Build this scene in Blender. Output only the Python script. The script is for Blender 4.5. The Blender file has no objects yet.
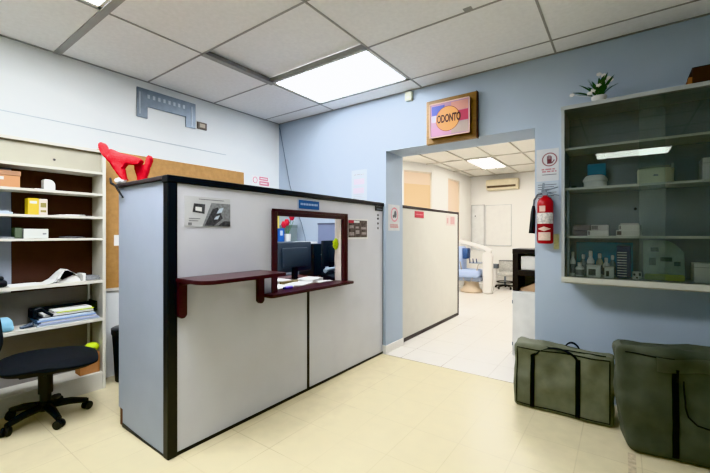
import bpy, bmesh, math, random
from mathutils import Vector, Matrix, noise
from mathutils.bvhtree import BVHTree

random.seed(7)
scene = bpy.context.scene
COL = scene.collection
PI = math.pi

# ------------------------------------------------------------------ materials
def lin(h):
    h = h.lstrip('#')
    out = []
    for i in (0, 2, 4):
        c = int(h[i:i+2], 16) / 255
        out.append(c / 12.92 if c <= 0.04045 else ((c + 0.055) / 1.055) ** 2.4)
    return (*out, 1)

_M = {}
def mat(name, col, rough=0.6, metal=0.0, var=0.06, scale=8.0, bump=0.0, bscale=60.0, spec=0.4, stretch=None):
    if name in _M:
        return _M[name]
    m = bpy.data.materials.new(name); m.use_nodes = True
    nt = m.node_tree; b = nt.nodes['Principled BSDF']
    b.inputs['Roughness'].default_value = rough
    b.inputs['Metallic'].default_value = metal
    b.inputs['Specular IOR Level'].default_value = spec
    tc = nt.nodes.new('ShaderNodeTexCoord')
    src = tc.outputs['Object']
    if stretch:
        mp = nt.nodes.new('ShaderNodeMapping'); mp.inputs['Scale'].default_value = stretch
        nt.links.new(src, mp.inputs['Vector']); src = mp.outputs['Vector']
    n = nt.nodes.new('ShaderNodeTexNoise'); n.inputs['Scale'].default_value = scale; n.inputs['Detail'].default_value = 4
    nt.links.new(src, n.inputs['Vector'])
    r = nt.nodes.new('ShaderNodeValToRGB')
    c = lin(col)
    r.color_ramp.elements[0].color = tuple(x * (1 - var) for x in c[:3]) + (1,)
    r.color_ramp.elements[1].color = tuple(min(1, x * (1 + var)) for x in c[:3]) + (1,)
    r.color_ramp.elements[0].position = 0.3; r.color_ramp.elements[1].position = 0.7
    nt.links.new(n.outputs['Fac'], r.inputs['Fac'])
    nt.links.new(r.outputs['Color'], b.inputs['Base Color'])
    if bump:
        n2 = nt.nodes.new('ShaderNodeTexNoise'); n2.inputs['Scale'].default_value = bscale; n2.inputs['Detail'].default_value = 6
        nt.links.new(src, n2.inputs['Vector'])
        bp = nt.nodes.new('ShaderNodeBump'); bp.inputs['Strength'].default_value = bump; bp.inputs['Distance'].default_value = 0.01
        nt.links.new(n2.outputs['Fac'], bp.inputs['Height'])
        nt.links.new(bp.outputs['Normal'], b.inputs['Normal'])
    _M[name] = m
    return m

def emit(name, col, strength):
    if name in _M: return _M[name]
    m = bpy.data.materials.new(name); m.use_nodes = True
    b = m.node_tree.nodes['Principled BSDF']
    b.inputs['Base Color'].default_value = (.8, .8, .8, 1)
    b.inputs['Emission Color'].default_value = lin(col)
    b.inputs['Emission Strength'].default_value = strength
    _M[name] = m
    return m

def tile_mat(name, base, line, sx, sy, ox, oy, lw, rough, lstrength, mott=0.05):
    """square floor tiles with faint joints, in world metres"""
    m = bpy.data.materials.new(name); m.use_nodes = True
    nt = m.node_tree; L = nt.links; N = nt.nodes.new
    b = nt.nodes['Principled BSDF']; b.inputs['Roughness'].default_value = rough
    b.inputs['Specular IOR Level'].default_value = 0.35
    tc = N('ShaderNodeTexCoord'); sp = N('ShaderNodeSeparateXYZ'); L.new(tc.outputs['Object'], sp.inputs[0])
    def edge(out, s, o):
        a = N('ShaderNodeMath'); a.operation = 'SUBTRACT'; L.new(out, a.inputs[0]); a.inputs[1].default_value = o
        d = N('ShaderNodeMath'); d.operation = 'DIVIDE'; L.new(a.outputs[0], d.inputs[0]); d.inputs[1].default_value = s
        f = N('ShaderNodeMath'); f.operation = 'FRACT'; L.new(d.outputs[0], f.inputs[0])
        g = N('ShaderNodeMath'); g.operation = 'SUBTRACT'; L.new(f.outputs[0], g.inputs[0]); g.inputs[1].default_value = 0.5
        h = N('ShaderNodeMath'); h.operation = 'ABSOLUTE'; L.new(g.outputs[0], h.inputs[0])
        k = N('ShaderNodeMath'); k.operation = 'GREATER_THAN'; L.new(h.outputs[0], k.inputs[0]); k.inputs[1].default_value = 0.5 - lw / s
        return k.outputs[0]
    mx = N('ShaderNodeMath'); mx.operation = 'MAXIMUM'
    L.new(edge(sp.outputs[0], sx, ox), mx.inputs[0]); L.new(edge(sp.outputs[1], sy, oy), mx.inputs[1])
    nz = N('ShaderNodeTexNoise'); nz.inputs['Scale'].default_value = 1.1; L.new(tc.outputs['Object'], nz.inputs['Vector'])
    mr = N('ShaderNodeMapRange'); mr.inputs[1].default_value = .38; mr.inputs[2].default_value = .62
    mr.inputs[3].default_value = lstrength * .35; mr.inputs[4].default_value = lstrength
    L.new(nz.outputs['Fac'], mr.inputs[0])
    mu = N('ShaderNodeMath'); mu.operation = 'MULTIPLY'; L.new(mx.outputs[0], mu.inputs[0]); L.new(mr.outputs[0], mu.inputs[1])
    n2 = N('ShaderNodeTexNoise'); n2.inputs['Scale'].default_value = 9; n2.inputs['Detail'].default_value = 8; L.new(tc.outputs['Object'], n2.inputs['Vector'])
    rp = N('ShaderNodeValToRGB'); c = lin(base)
    rp.color_ramp.elements[0].color = tuple(x * (1 - mott) for x in c[:3]) + (1,); rp.color_ramp.elements[0].position = .3
    rp.color_ramp.elements[1].color = tuple(min(1, x * (1 + mott)) for x in c[:3]) + (1,); rp.color_ramp.elements[1].position = .7
    L.new(n2.outputs['Fac'], rp.inputs['Fac'])
    mix = N('ShaderNodeMixRGB'); L.new(mu.outputs[0], mix.inputs['Fac']); L.new(rp.outputs['Color'], mix.inputs['Color1'])
    mix.inputs['Color2'].default_value = lin(line)
    L.new(mix.outputs['Color'], b.inputs['Base Color'])
    _M[name] = m
    return m

def glass_mat(name, tint, gloss_rough=0.02, ior=1.5, base_gloss=0.0):
    m = bpy.data.materials.new(name); m.use_nodes = True
    nt = m.node_tree; nt.nodes.remove(nt.nodes['Principled BSDF'])
    out = nt.nodes['Material Output']
    tr = nt.nodes.new('ShaderNodeBsdfTransparent'); tr.inputs['Color'].default_value = tint
    gl = nt.nodes.new('ShaderNodeBsdfGlossy'); gl.inputs['Roughness'].default_value = gloss_rough
    fr = nt.nodes.new('ShaderNodeFresnel'); fr.inputs['IOR'].default_value = ior
    mx = nt.nodes.new('ShaderNodeMixShader')
    ad = nt.nodes.new('ShaderNodeMath'); ad.operation = 'ADD'; ad.inputs[1].default_value = base_gloss
    nt.links.new(fr.outputs[0], ad.inputs[0])
    nt.links.new(ad.outputs[0], mx.inputs[0]); nt.links.new(tr.outputs[0], mx.inputs[1]); nt.links.new(gl.outputs[0], mx.inputs[2])
    nt.links.new(mx.outputs[0], out.inputs['Surface'])
    _M[name] = m
    return m

# ------------------------------------------------------------------ mesh builder
class MB:
    def __init__(s):
        s.bm = bmesh.new()
    def _add(s, src):
        me = bpy.data.meshes.new('t'); src.to_mesh(me); src.free(); s.bm.from_mesh(me); bpy.data.meshes.remove(me)
        return s
    def box(s, x0, x1, y0, y1, z0, z1, bev=0.0, seg=2, M=None):
        b = bmesh.new(); bmesh.ops.create_cube(b, size=1)
        for v in b.verts:
            v.co = Vector(((x0 + x1) / 2 + v.co.x * (x1 - x0), (y0 + y1) / 2 + v.co.y * (y1 - y0), (z0 + z1) / 2 + v.co.z * (z1 - z0)))
        if bev > 0:
            bmesh.ops.bevel(b, geom=b.edges[:], offset=bev, segments=seg, affect='EDGES', profile=0.5, clamp_overlap=True)
        if M: bmesh.ops.transform(b, matrix=M, verts=b.verts)
        return s._add(b)
    def ball(s, c, r, M=None, u=16, v=10):
        b = bmesh.new(); bmesh.ops.create_uvsphere(b, u_segments=u, v_segments=v, radius=1)
        rr = r if hasattr(r, '__len__') else (r, r, r)
        for q in b.verts: q.co = Vector((q.co.x * rr[0], q.co.y * rr[1], q.co.z * rr[2]))
        if M: bmesh.ops.transform(b, matrix=M, verts=b.verts)
        bmesh.ops.translate(b, verts=b.verts, vec=Vector(c))
        return s._add(b)
    def tube(s, pts, r, n=10, cap=True, flat=1.0):
        pts = [Vector(p) for p in pts]
        rs = r if hasattr(r, '__len__') else [r] * len(pts)
        b = bmesh.new(); rings = []
        up = None
        for i, p in enumerate(pts):
            t = (pts[min(i + 1, len(pts) - 1)] - pts[max(i - 1, 0)])
            if t.length < 1e-9: t = Vector((0, 0, 1))
            t.normalize()
            if up is None:
                up = Vector((0, 0, 1)) if abs(t.z) < .9 else Vector((1, 0, 0))
            a = t.cross(up)
            if a.length < 1e-6: a = t.orthogonal()
            a.normalize(); c = a.cross(t).normalized(); up = c
            rings.append([b.verts.new(p + a * math.cos(2 * PI * k / n) * rs[i] + c * math.sin(2 * PI * k / n) * rs[i] * flat) for k in range(n)])
        for i in range(len(rings) - 1):
            for k in range(n):
                b.faces.new((rings[i][k], rings[i][(k + 1) % n], rings[i + 1][(k + 1) % n], rings[i + 1][k]))
        if cap:
            b.faces.new(rings[0][::-1]); b.faces.new(rings[-1])
        bmesh.ops.recalc_face_normals(b, faces=b.faces)
        return s._add(b)
    def lathe(s, prof, c=(0, 0, 0), n=24, sx=1.0, sy=1.0, M=None):
        b = bmesh.new(); rings = []
        for r, z in prof:
            rings.append([b.verts.new((math.cos(2 * PI * k / n) * r * sx, math.sin(2 * PI * k / n) * r * sy, z)) for k in range(n)])
        for i in range(len(rings) - 1):
            for k in range(n):
                b.faces.new((rings[i][k], rings[i][(k + 1) % n], rings[i + 1][(k + 1) % n], rings[i + 1][k]))
        b.faces.new(rings[0][::-1]); b.faces.new(rings[-1])
        bmesh.ops.recalc_face_normals(b, faces=b.faces)
        if M: bmesh.ops.transform(b, matrix=M, verts=b.verts)
        bmesh.ops.translate(b, verts=b.verts, vec=Vector(c))
        return s._add(b)
    def prism(s, poly, d0, d1, axis='z', bev=0.0):
        """extrude a 2D polygon; axis gives the extrusion direction"""
        def P(a, b_, d):
            return {'z': (a, b_, d), 'y': (a, d, b_), 'x': (d, a, b_)}[axis]
        b = bmesh.new()
        lo = [b.verts.new(P(a, c, d0)) for a, c in poly]; hi = [b.verts.new(P(a, c, d1)) for a, c in poly]
        b.faces.new(lo); b.faces.new(hi[::-1])
        for i in range(len(poly)):
            j = (i + 1) % len(poly); b.faces.new((lo[i], hi[i], hi[j], lo[j]))
        bmesh.ops.recalc_face_normals(b, faces=b.faces)
        if bev: bmesh.ops.bevel(b, geom=b.edges[:], offset=bev, segments=2, affect='EDGES', clamp_overlap=True)
        return s._add(b)
    def quad(s, *p):
        s.bm.faces.new([s.bm.verts.new(q) for q in p]); return s
    def sheet(s, f, nu, nv, thick=0.0):
        """grid surface f(u,v)->point"""
        g = [[s.bm.verts.new(f(i / nu, j / nv)) for j in range(nv + 1)] for i in range(nu + 1)]
        for i in range(nu):
            for j in range(nv):
                s.bm.faces.new((g[i][j], g[i + 1][j], g[i + 1][j + 1], g[i][j + 1]))
        return s
    def xf(s, M):
        bmesh.ops.transform(s.bm, matrix=M, verts=s.bm.verts); return s

def world_loc(o):
    v = Vector((0, 0, 0))
    while o is not None:
        v += Vector(o.location); o = o.parent
    return v

def obj(name, mb, m, parent=None, smooth=False, world=True):
    me = bpy.data.meshes.new(name)
    if parent is not None and world:
        bmesh.ops.translate(mb.bm, verts=mb.bm.verts, vec=-world_loc(parent))
    mb.bm.to_mesh(me); mb.bm.free()
    for q in (m if isinstance(m, (list, tuple)) else [m]): me.materials.append(q)
    if smooth:
        for p in me.polygons: p.use_smooth = True
        try: me.set_sharp_from_angle(angle=math.radians(40))
        except Exception: pass
    o = bpy.data.objects.new(name, me); COL.objects.link(o)
    if parent is not None: o.parent = parent
    return o

def tag(o, label, cat, group=None, kind=None):
    o['label'] = label; o['category'] = cat
    if group: o['group'] = group
    if kind: o['kind'] = kind
    return o

def rebase(o):
    """put the origin of a one-mesh thing at the middle of its base"""
    vs = [v.co.copy() for v in o.data.vertices]
    c = Vector(((min(v.x for v in vs) + max(v.x for v in vs)) / 2, (min(v.y for v in vs) + max(v.y for v in vs)) / 2, min(v.z for v in vs)))
    o.data.transform(Matrix.Translation(-c)); o.location = c
    return o

def one(name, mb, m, label, cat, group=None, smooth=False):
    return tag(rebase(obj(name, mb, m, None, smooth)), label, cat, group)

def thing(name, label, cat, loc=(0, 0, 0), rz=0.0, group=None):
    o = bpy.data.objects.new(name, None); COL.objects.link(o)
    o.empty_display_size = 0.1
    o.location = loc; o.rotation_euler = (0, 0, rz)
    return tag(o, label, cat, group)

def struct(name, mb, m, parent=None, smooth=False):
    o = obj(name, mb, m, parent, smooth)
    o['kind'] = 'structure'
    return o

def copy_tree(o, parent=None):
    c = o.copy(); COL.objects.link(c)
    if parent is not None: c.parent = parent
    for ch in list(o.children): copy_tree(ch, c)
    return c

def dup(o, loc, label, group=None, rz=None):
    c = copy_tree(o); c.location = loc; c['label'] = label
    if group: c['group'] = group
    if rz is not None: c.rotation_euler = (0, 0, rz)
    return c

def text_mesh(s, size, extrude=0.001, sx=1.0):
    cu = bpy.data.curves.new('t', 'FONT'); cu.body = s; cu.size = size; cu.extrude = extrude; cu.offset = .0045
    cu.align_x = 'CENTER'; cu.align_y = 'CENTER'
    o = bpy.data.objects.new('t', cu); COL.objects.link(o)
    dg = bpy.context.evaluated_depsgraph_get()
    me = bpy.data.meshes.new_from_object(o.evaluated_get(dg))
    mb = MB(); mb.bm.from_mesh(me)
    bpy.data.objects.remove(o); bpy.data.curves.remove(cu); bpy.data.meshes.remove(me)
    for v in mb.bm.verts: v.co.x *= sx
    return mb

ON_Y = Matrix.Rotation(PI / 2, 4, 'X')                                # XY sheet -> facing -Y
ON_X = Matrix.Rotation(PI / 2, 4, 'Z') @ Matrix.Rotation(PI / 2, 4, 'X')   # XY sheet -> facing +X

# ------------------------------------------------------------------ palette
WALLW = mat('white wall paint', '#dbdedd', .75, var=.03, scale=1.5, bump=.03)
BLUE = mat('pale blue wall paint', '#aebccc', .7, var=.03, scale=1.5, bump=.03)
FARW = mat('far room white paint', '#e4e2dc', .7, var=.02, scale=1.5)
TILEC = mat('ceiling tile', '#e9eaec', .85, var=.03, scale=30, bump=.05)
TBAR = mat('ceiling grid bar', '#9c9d9d', .6, var=.04)
FARC = mat('far ceiling tile', '#dcd9d0', .85, var=.02, scale=30)
FLOOR = tile_mat('cream floor tile', '#cfc4a2', '#94845f', .327, .39, -.5565, 2.0, .0028, .30, .42)
FLOORF = tile_mat('white floor tile', '#dbd7d0', '#8a8276', .48, .49, -1.545, 4.06, .005, .25, .85, .03)
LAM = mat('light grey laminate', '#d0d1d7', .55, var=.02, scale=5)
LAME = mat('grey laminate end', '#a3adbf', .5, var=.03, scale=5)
BLK = mat('black edging', '#14161a', .4, var=.1)
BRNCAP = mat('dark brown edging', '#3b3536', .5, var=.15)
MAHO = mat('mahogany varnish', '#3c2023', .28, var=.25, scale=20, stretch=(8, 1, 8), spec=.5)
CREAM = mat('cream shelf laminate', '#cdcabf', .5, var=.03)
CREAM2 = mat('shaded cream board', '#a5a190', .6, var=.03)  # darkened cream: the header panel's shade is put into the colour
BROWN = mat('dark brown back board', '#3f2a22', .7, var=.1)
GREYB = mat('grey back board', '#8f8a86', .7, var=.06)
OCHRE = mat('ochre pin board', '#ab8350', .7, var=.10, scale=25)
STEEL = mat('galvanised steel', '#7d8791', .45, .6, var=.12, scale=14)
ALU = mat('cabinet metal', '#a9aeb0', .45, .3, var=.05)
CABIN = mat('cabinet interior', '#898d92', .7, var=.04)
BLKP = mat('black plastic', '#15171a', .45, var=.1)
BLKF = mat('black fabric', '#15171a', .9, var=.2, scale=80, bump=.2, bscale=200)
OLIVE = mat('olive canvas', '#6b6e5c', .8, var=.12, scale=12, bump=.12, bscale=300)
OLIVED = mat('dark olive canvas', '#4c5045', .82, var=.14, scale=10, bump=.15, bscale=300)
OLIVEL = mat('light olive canvas', '#6d7452', .8, var=.12, scale=12, bump=.12, bscale=300)
WEB = mat('black webbing', '#0e1013', .8, var=.1)
WHT = mat('white plastic', '#dcdcd8', .4, var=.02)
PAPER = mat('white paper', '#e2e2df', .8, var=.02)
PAPERB = mat('bluish paper', '#c2cfdb', .8, var=.03)
CARD = mat('cardboard', '#a97b55', .8, var=.08, scale=20)
CARDD = mat('dark cardboard', '#3b2a22', .8, var=.1, scale=20)
RED = mat('red enamel', '#a8151c', .3, var=.08)
REDS = mat('red sign', '#b8404e', .6, var=.05)
PLUSH = mat('red plush', '#bb081e', .9, var=.12, scale=40, bump=.4, bscale=90)
FUR = mat('white fur', '#f0eeec', .95, var=.05, bump=.5, bscale=120)
GREYL = mat('grey print', '#848688', .7, var=.25, scale=60)
DARKP = mat('dark print', '#4a4a4c', .7, var=.4, scale=70)
TEXTG = mat('grey text', '#6a6a6e', .7)
TEXTD = mat('dark text', '#26262a', .7)
PINK = mat('pink print', '#d58f9b', .7, var=.08, scale=40)
GOLD = mat('gold brown wood', '#8a6a3a', .45, var=.2, scale=12, stretch=(1, 1, 6))
DKWOOD = mat('dark wood side', '#4a2a1a', .5, var=.2, scale=12)
LIME = mat('lime green', '#b9cf2a', .6, var=.08)
YELL = mat('yellow print', '#d9bc2a', .7, var=.08)
TEAL = mat('teal', '#1f7a9a', .5, var=.1)
NAVY = mat('navy', '#1e2b5a', .6, var=.1)
SKYB = mat('sky blue cloth', '#8ec3dc', .85, var=.08, bump=.3, bscale=40)
LEAF = mat('dark leaf', '#3c5a3a', .6, var=.25, scale=30)

# ------------------------------------------------------------------ setting
XW, YB, XR, YF, CZ = -4.06, 3.69, 2.3, -3.8, 3.0
DL, DR, DT = -2.24, -.645, 2.372           # doorway
YB2 = 4.10
struct('floor', MB().box(XW, XR, YF, 3.66, -.06, 0), FLOOR)
struct('floor', MB().box(-5.3, 1.6, 3.66, 10.4, -.06, -.0), FLOORF)
struct('wall_left', MB().box(XW - .1, XW, YF - .1, YB, 0, CZ + .2), WALLW)
struct('wall_right', MB().box(XR, XR + .1, YF - .1, YB2, 0, CZ + .2), BLUE)
struct('wall_front', MB().box(XW, XR, YF - .1, YF, 0, CZ + .2), WALLW)
w = MB().box(-5.4, DL, YB, YB2, 0, CZ + .2).box(DR, XR, YB, YB2, 0, CZ + .2).box(DL, DR, YB, YB2, DT, CZ + .2)
struct('wall_back', w, BLUE)
struct('baseboard_doorway', MB().box(DL - .06, DL + .012, YB - .012, YB2 + .005, 0, .09), FARW)

# suspended ceiling: tiles between T bars, one tile pushed up
XL = [-4.06, -3.02, -1.77, -.475, .78, 2.03, 2.3]
YL = [3.69, 3.42, 2.62, 1.845, 1.07, .29, -.49, -1.27, -2.05, -2.83, -3.61, -3.8]
LIGHTS = {(1, 1): 'main', (1, 4): 'left', (3, 8): 'behind', (2, 4): 'near'}  # 'near' is an unseen panel added to brighten the counter front
cm = MB()
for i in range(len(XL) - 1):
    for j in range(len(YL) - 1):
        if (i, j) in LIGHTS: continue
        up = .055 if (i, j) == (1, 2) else .006
        cm.box(XL[i], XL[i + 1], YL[j + 1], YL[j], CZ + up, CZ + up + .02)
struct('ceiling', cm, TILEC)
gb = MB()
for x in XL[1:-1]: gb.box(x - .008, x + .008, YF, YB, CZ + .001, CZ + .05)
gb.box(-3.05, -2.99, 1.845, 2.66, CZ - .003, CZ + .01).box(XW, -2.5, 1.05, 1.105, CZ - .003, CZ + .01)
for y in YL[1:-1]: gb.box(XW, XR, y - .008, y + .008, CZ + .002, CZ + .05)
gb.box(XW, XW + .02, YF, YB, CZ, CZ + .012).box(XW, XR, YB - .02, YB, CZ, CZ + .012)
gb.box(-.92, -.86, 2.57, 2.61, CZ + .004, CZ + .03)
struct('trim_1', gb, TBAR)
struct('trim_2', MB().box(XW, XW + .006, .3, 2.8, 2.398, 2.406), mat('wall seam', '#adb5ba', .7))
struct('trim_5', MB().box(DL, DR, 3.654, 3.662, 0, .0012), mat('threshold joint', '#8d8069', .6))
STRIP = mat('marble strip', '#c0b193', .4, var=.28, scale=30)
struct('trim_3', MB().box(.030, .070, -1.5, 2.93, 0.0, .0012), STRIP)
struct('ceiling', MB().box(XW - .1, XR + .1, YF - .1, YB, CZ + .16, CZ + .2), mat('plenum slab', '#77736c', .9))

EM = {'main': emit('panel light main', '#f4f8ff', 19), 'left': emit('panel light left', '#f4f8ff', 30), 'behind': emit('panel light behind', '#f8fff4', 7), 'near': emit('added fill panel light', '#f8faff', 26)}
LLAB = {'main': 'large bright ceiling light panel beside the blue wall', 'left': 'ceiling light panel cut by the top left edge',
        'behind': 'ceiling light panel reflected in the cabinet glass', 'near': 'unseen ceiling panel added overhead to light the counter front'}
for (i, j), k in LIGHTS.items():
    x0, x1, y0, y1 = XL[i] + .014, XL[i + 1] - .014, YL[j + 1] + .014, YL[j] - .014
    t = thing('ceiling_light', LLAB[k], 'ceiling light', ((x0 + x1) / 2, (y0 + y1) / 2, CZ + .005), 0, 'ceiling light panels')
    if k == 'near':  # added panel is shortened to keep its reflection off the cabinet glass
        obj('blank_tile', MB().box(x1 - .62, x1, y0, y1, CZ + .012, CZ + .03), TILEC, t); x1 -= .62
    fr = MB().box(x0, x1, y0, y0 + .03, CZ + .004, CZ + .03).box(x0, x1, y1 - .03, y1, CZ + .004, CZ + .03)
    fr.box(x0, x0 + .03, y0, y1, CZ + .004, CZ + .03).box(x1 - .03, x1, y0, y1, CZ + .004, CZ + .03)
    obj('frame', fr, WHT, t)
    obj('diffuser', MB().box(x0 + .03, x1 - .03, y0 + .03, y1 - .03, CZ + .012, CZ + .03), EM[k], t)

# far room
A_, B_, C_ = Vector((-3.48, 10.4)), Vector((-3.554, 8.03)), Vector((-3.935, 7.22))
D_ = Vector((-5.2, 4.53))
struct('wall_far_back', MB().box(-3.7, 1.7, 10.4, 10.5, 0, 3.1), FARW)
struct('wall_far_right', MB().box(1.6, 1.7, YB2, 10.4, 0, 3.1), FARW)
def wall_seg(mb, p, q, z0, z1, s0=0., s1=1., th=.1):
    a = p + (q - p) * s0; b = p + (q - p) * s1
    n = Vector((-(q - p).y, (q - p).x)).normalized()
    if n.x > 0: n = -n
    mb.prism([(a.x, a.y), (b.x, b.y), (b.x + n.x * th, b.y + n.y * th), (a.x + n.x * th, a.y + n.y * th)], z0, z1)
    return mb
fl = MB()
W1, W2 = (.07, .97, 1.2, 2.834), (.34, .668, 1.2, 2.81)
for (P, Q, (s0, s1, z0, z1)) in ((B_, C_, W1), (A_, B_, W2)):
    wall_seg(fl, P, Q, 0, 3.1, 0, s0); wall_seg(fl, P, Q, 0, 3.1, s1, 1)
    wall_seg(fl, P, Q, 0, z0, s0, s1); wall_seg(fl, P, Q, z1, 3.1, s0, s1)
wall_seg(fl, C_, D_, 0, 3.1)
fl.box(-5.3, -5.2, YB2, 4.6, 0, 3.1)
struct('wall_far_left', fl, FARW)
PEACH = mat('peach blind', '#e2cbb2', .7, var=.03, scale=3)
TAN = mat('tan blind', '#d3b68e', .7, var=.03, scale=3)
for n, (P, Q, (s0, s1, z0, z1)) in enumerate(((B_, C_, W1), (A_, B_, W2))):
    e = bpy.data.objects.new('window_%d' % (n + 1), None); COL.objects.link(e); e['kind'] = 'structure'
    zm = 2.54 if n == 0 else 2.2
    off = Vector((-.045, .0)); P2, Q2 = P + off, Q + off
    lo = struct('window_blind', wall_seg(MB(), P2, Q2, z0, zm, s0, s1, .02), TAN if n == 0 else PEACH, e)
    hi = struct('window_blind', wall_seg(MB(), P2, Q2, zm, z1, s0, s1, .02), PEACH, e)
    f = MB(); o2 = Vector((-.02, 0)); ds = .025 if n == 0 else .012
    wall_seg(f, P + o2, Q + o2, z0, z1, s0, s0 + ds, .04); wall_seg(f, P + o2, Q + o2, z0, z1, s1 - ds, s1, .04); wall_seg(f, P + o2, Q + o2, z1 - .03, z1, s0, s1, .04)
    struct('window_frame', f, mat('far window frame', '#d8cbb8', .6), e)
fc = MB().box(-5.3, 1.6, YB2, 10.4, 3.02, 3.06)
struct('ceiling', fc, FARC)
fg = MB()
for x in (-4.5, -3.33, -2.76, -2.18, -1.6, -1.02, -.44, .14): fg.box(x - .008, x + .008, YB2, 10.4, 3.0, 3.021)
for y in (5.4, 6.62, 7.82, 9.16, 10.3): fg.box(-5.2, 1.6, y - .01, y + .01, 3.001, 3.021)
struct('trim_4', fg, mat('far grid bar', '#c4beb2', .6))
EF = emit('far panel light', '#fffaf4', 24)
for k, (x0, x1, y0, y1, lab) in enumerate(((-2.76, -2.18, 7.84, 9.14, 'light panel on the far room ceiling seen through the doorway'),
        (-1.6, -.44, 5.4, 6.6, 'unseen ceiling panel added to brighten the far room on the right'), (-4.4, -3.4, 5.4, 6.6, 'unseen ceiling panel added to brighten the far room on the left'))):  # last two panels are out of view, added to brighten the far room
    t = thing('ceiling_light', lab, 'ceiling light', ((x0 + x1) / 2, (y0 + y1) / 2, 2.995), 0, 'far room ceiling lights')
    x0 += .015; x1 -= .015; y0 += .015; y1 -= .015
    obj('frame', MB().box(x0, x1, y0, y0 + .03, 2.99, 3.02).box(x0, x1, y1 - .03, y1, 2.99, 3.02).box(x0, x0 + .03, y0, y1, 2.99, 3.02).box(x1 - .03, x1, y0, y1, 2.99, 3.02), WHT, t)
    obj('diffuser', MB().box(x0 + .03, x1 - .03, y0 + .03, y1 - .03, 2.995, 3.02), EF, t)

# ------------------------------------------------------------------ reception partition
XP = -2.274
t = thing('reception_partition', 'tall light grey reception partition with black edging and service window', 'partition', (-2.3, 2.4, 0))
p1 = MB()          # panel with a notch for the window
p1.prism([(1.208, .02), (2.40, .02), (2.40, .905), (2.0, .905), (2.0, 1.588), (2.40, 1.588), (2.40, 1.73), (1.208, 1.73)], XP - .03, XP, 'x')
obj('front_panel', p1, LAM, t)
p2 = MB().prism([(2.425, .02), (3.672, .02), (3.672, 1.73), (2.425, 1.73), (2.425, 1.588), (2.94, 1.588), (2.94, .905), (2.425, .905)], XP - .03, XP, 'x')
obj('front_panel', p2, LAM, t)
obj('joint_strip', MB().box(XP - .025, XP + .004, 2.398, 2.427, .0, .905, .003), BLK, t)
obj('joint_strip', MB().box(XP - .035, XP - .001, 2.398, 2.427, 1.586, 1.73), LAM, t)
obj('corner_post', MB().box(-2.325, -2.262, 1.15, 1.212, 0, 1.765, .006), BLK, t)
obj('corner_post', MB().box(-2.325, XP + .003, 3.672, 3.688, 0.1, 1.755, .004), mat('grey post', '#77797c', .4, .5), t)
obj('top_cap', MB().box(-2.33, -2.258, 1.145, 3.688, 1.722, 1.768, .006), BLK, t)
obj('top_cap', MB().box(-3.0, -2.33, 1.143, 1.215, 1.738, 1.767, .006), BRNCAP, t)
obj('base_strip', MB().box(XP - .03, XP + .004, 1.21, 3.68, 0, .022), BLK, t)
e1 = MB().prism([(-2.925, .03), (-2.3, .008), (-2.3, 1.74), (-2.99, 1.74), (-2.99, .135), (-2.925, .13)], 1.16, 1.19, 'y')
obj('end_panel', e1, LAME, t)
obj('base_strip', MB().prism([(-2.925, 0.006), (-2.3, 0), (-2.3, .012), (-2.6, .016), (-2.925, .034)], 1.156, 1.16, 'y'), BLK, t)
obj('wooden_foot', MB().box(-2.99, -2.94, 1.17, 1.23, 0, .14), mat('worn brown wood', '#6b4a3a', .7, var=.2), t)
# window frame
wf = MB()
Y0, Y1, Z0, Z1 = 1.985, 2.953, .905, 1.592
wf.box(XP - .02, XP + .022, Y0, Y0 + .05, Z0, Z1, .006).box(XP - .012, XP + .022, Y1 - .05, Y1, Z0, Z1, .006)
wf.box(XP - .02, XP + .022, Y0 + .05, Y1 - .05, Z1 - .045, Z1, .006)
f = obj('window_frame', wf, MAHO, t)
obj('frame_moulding', MB().box(XP + .018, XP + .03, Y0 - .012, Y0 + .018, Z0, Z1 + .01, .003).box(XP + .018, XP + .03, Y0 - .012, Y1 + .012, Z1 - .012, Z1 + .012, .003).box(XP + .018, XP + .03, Y1 - .018, Y1 + .012, Z0, Z1 + .01, .003), MAHO, f)
obj('window_reveal', MB().box(XP - .09, XP - .0125, Y1 - .052, Y1 - .034, Z0 + .027, Z1 - .03), mat('cream reveal', '#d6ccc4', .6), t)
obj('window_sill', MB().prism([(-2.36, 1.90), (-2.18, 1.90), (-2.165, 1.915), (-2.165, 2.955), (-2.18, 2.975), (-2.36, 2.975)], .905, .93, 'z', .004), MAHO, t)
def rshelf(x0, x1, y0, y1, r):
    pts = [(x0, y0)]
    for k in range(7):
        a = -PI / 2 + k * PI / 12; pts.append((x1 - r + math.cos(a) * r, y0 + r + math.sin(a) * r))
    for k in range(7):
        a = k * PI / 12; pts.append((x1 - .04 + math.cos(a) * .04, y1 - .04 + math.sin(a) * .04))
    pts.append((x0, y1)); return pts
sh = obj('counter_shelf', MB().prism(rshelf(XP, -1.955, 1.20, 1.87, .10), 1.098, 1.122, 'z', .004), MAHO, t)
sh['label'] = 'varnished dark red wooden shelf on two brackets'
for y in (1.235, 1.86):
    b = MB().prism([(y - .028, .885), (y - .012, .867), (y + .012, .867), (y + .028, .885), (y + .028, 1.098), (y - .028, 1.098)], XP, XP + .035, 'x', .003)
    b.prism([(XP + .03, 1.098), (XP + .16, 1.098), (XP + .03, 1.075)], y - .012, y + .012, 'y')
    obj('shelf_bracket', b, MAHO, sh)

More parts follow.
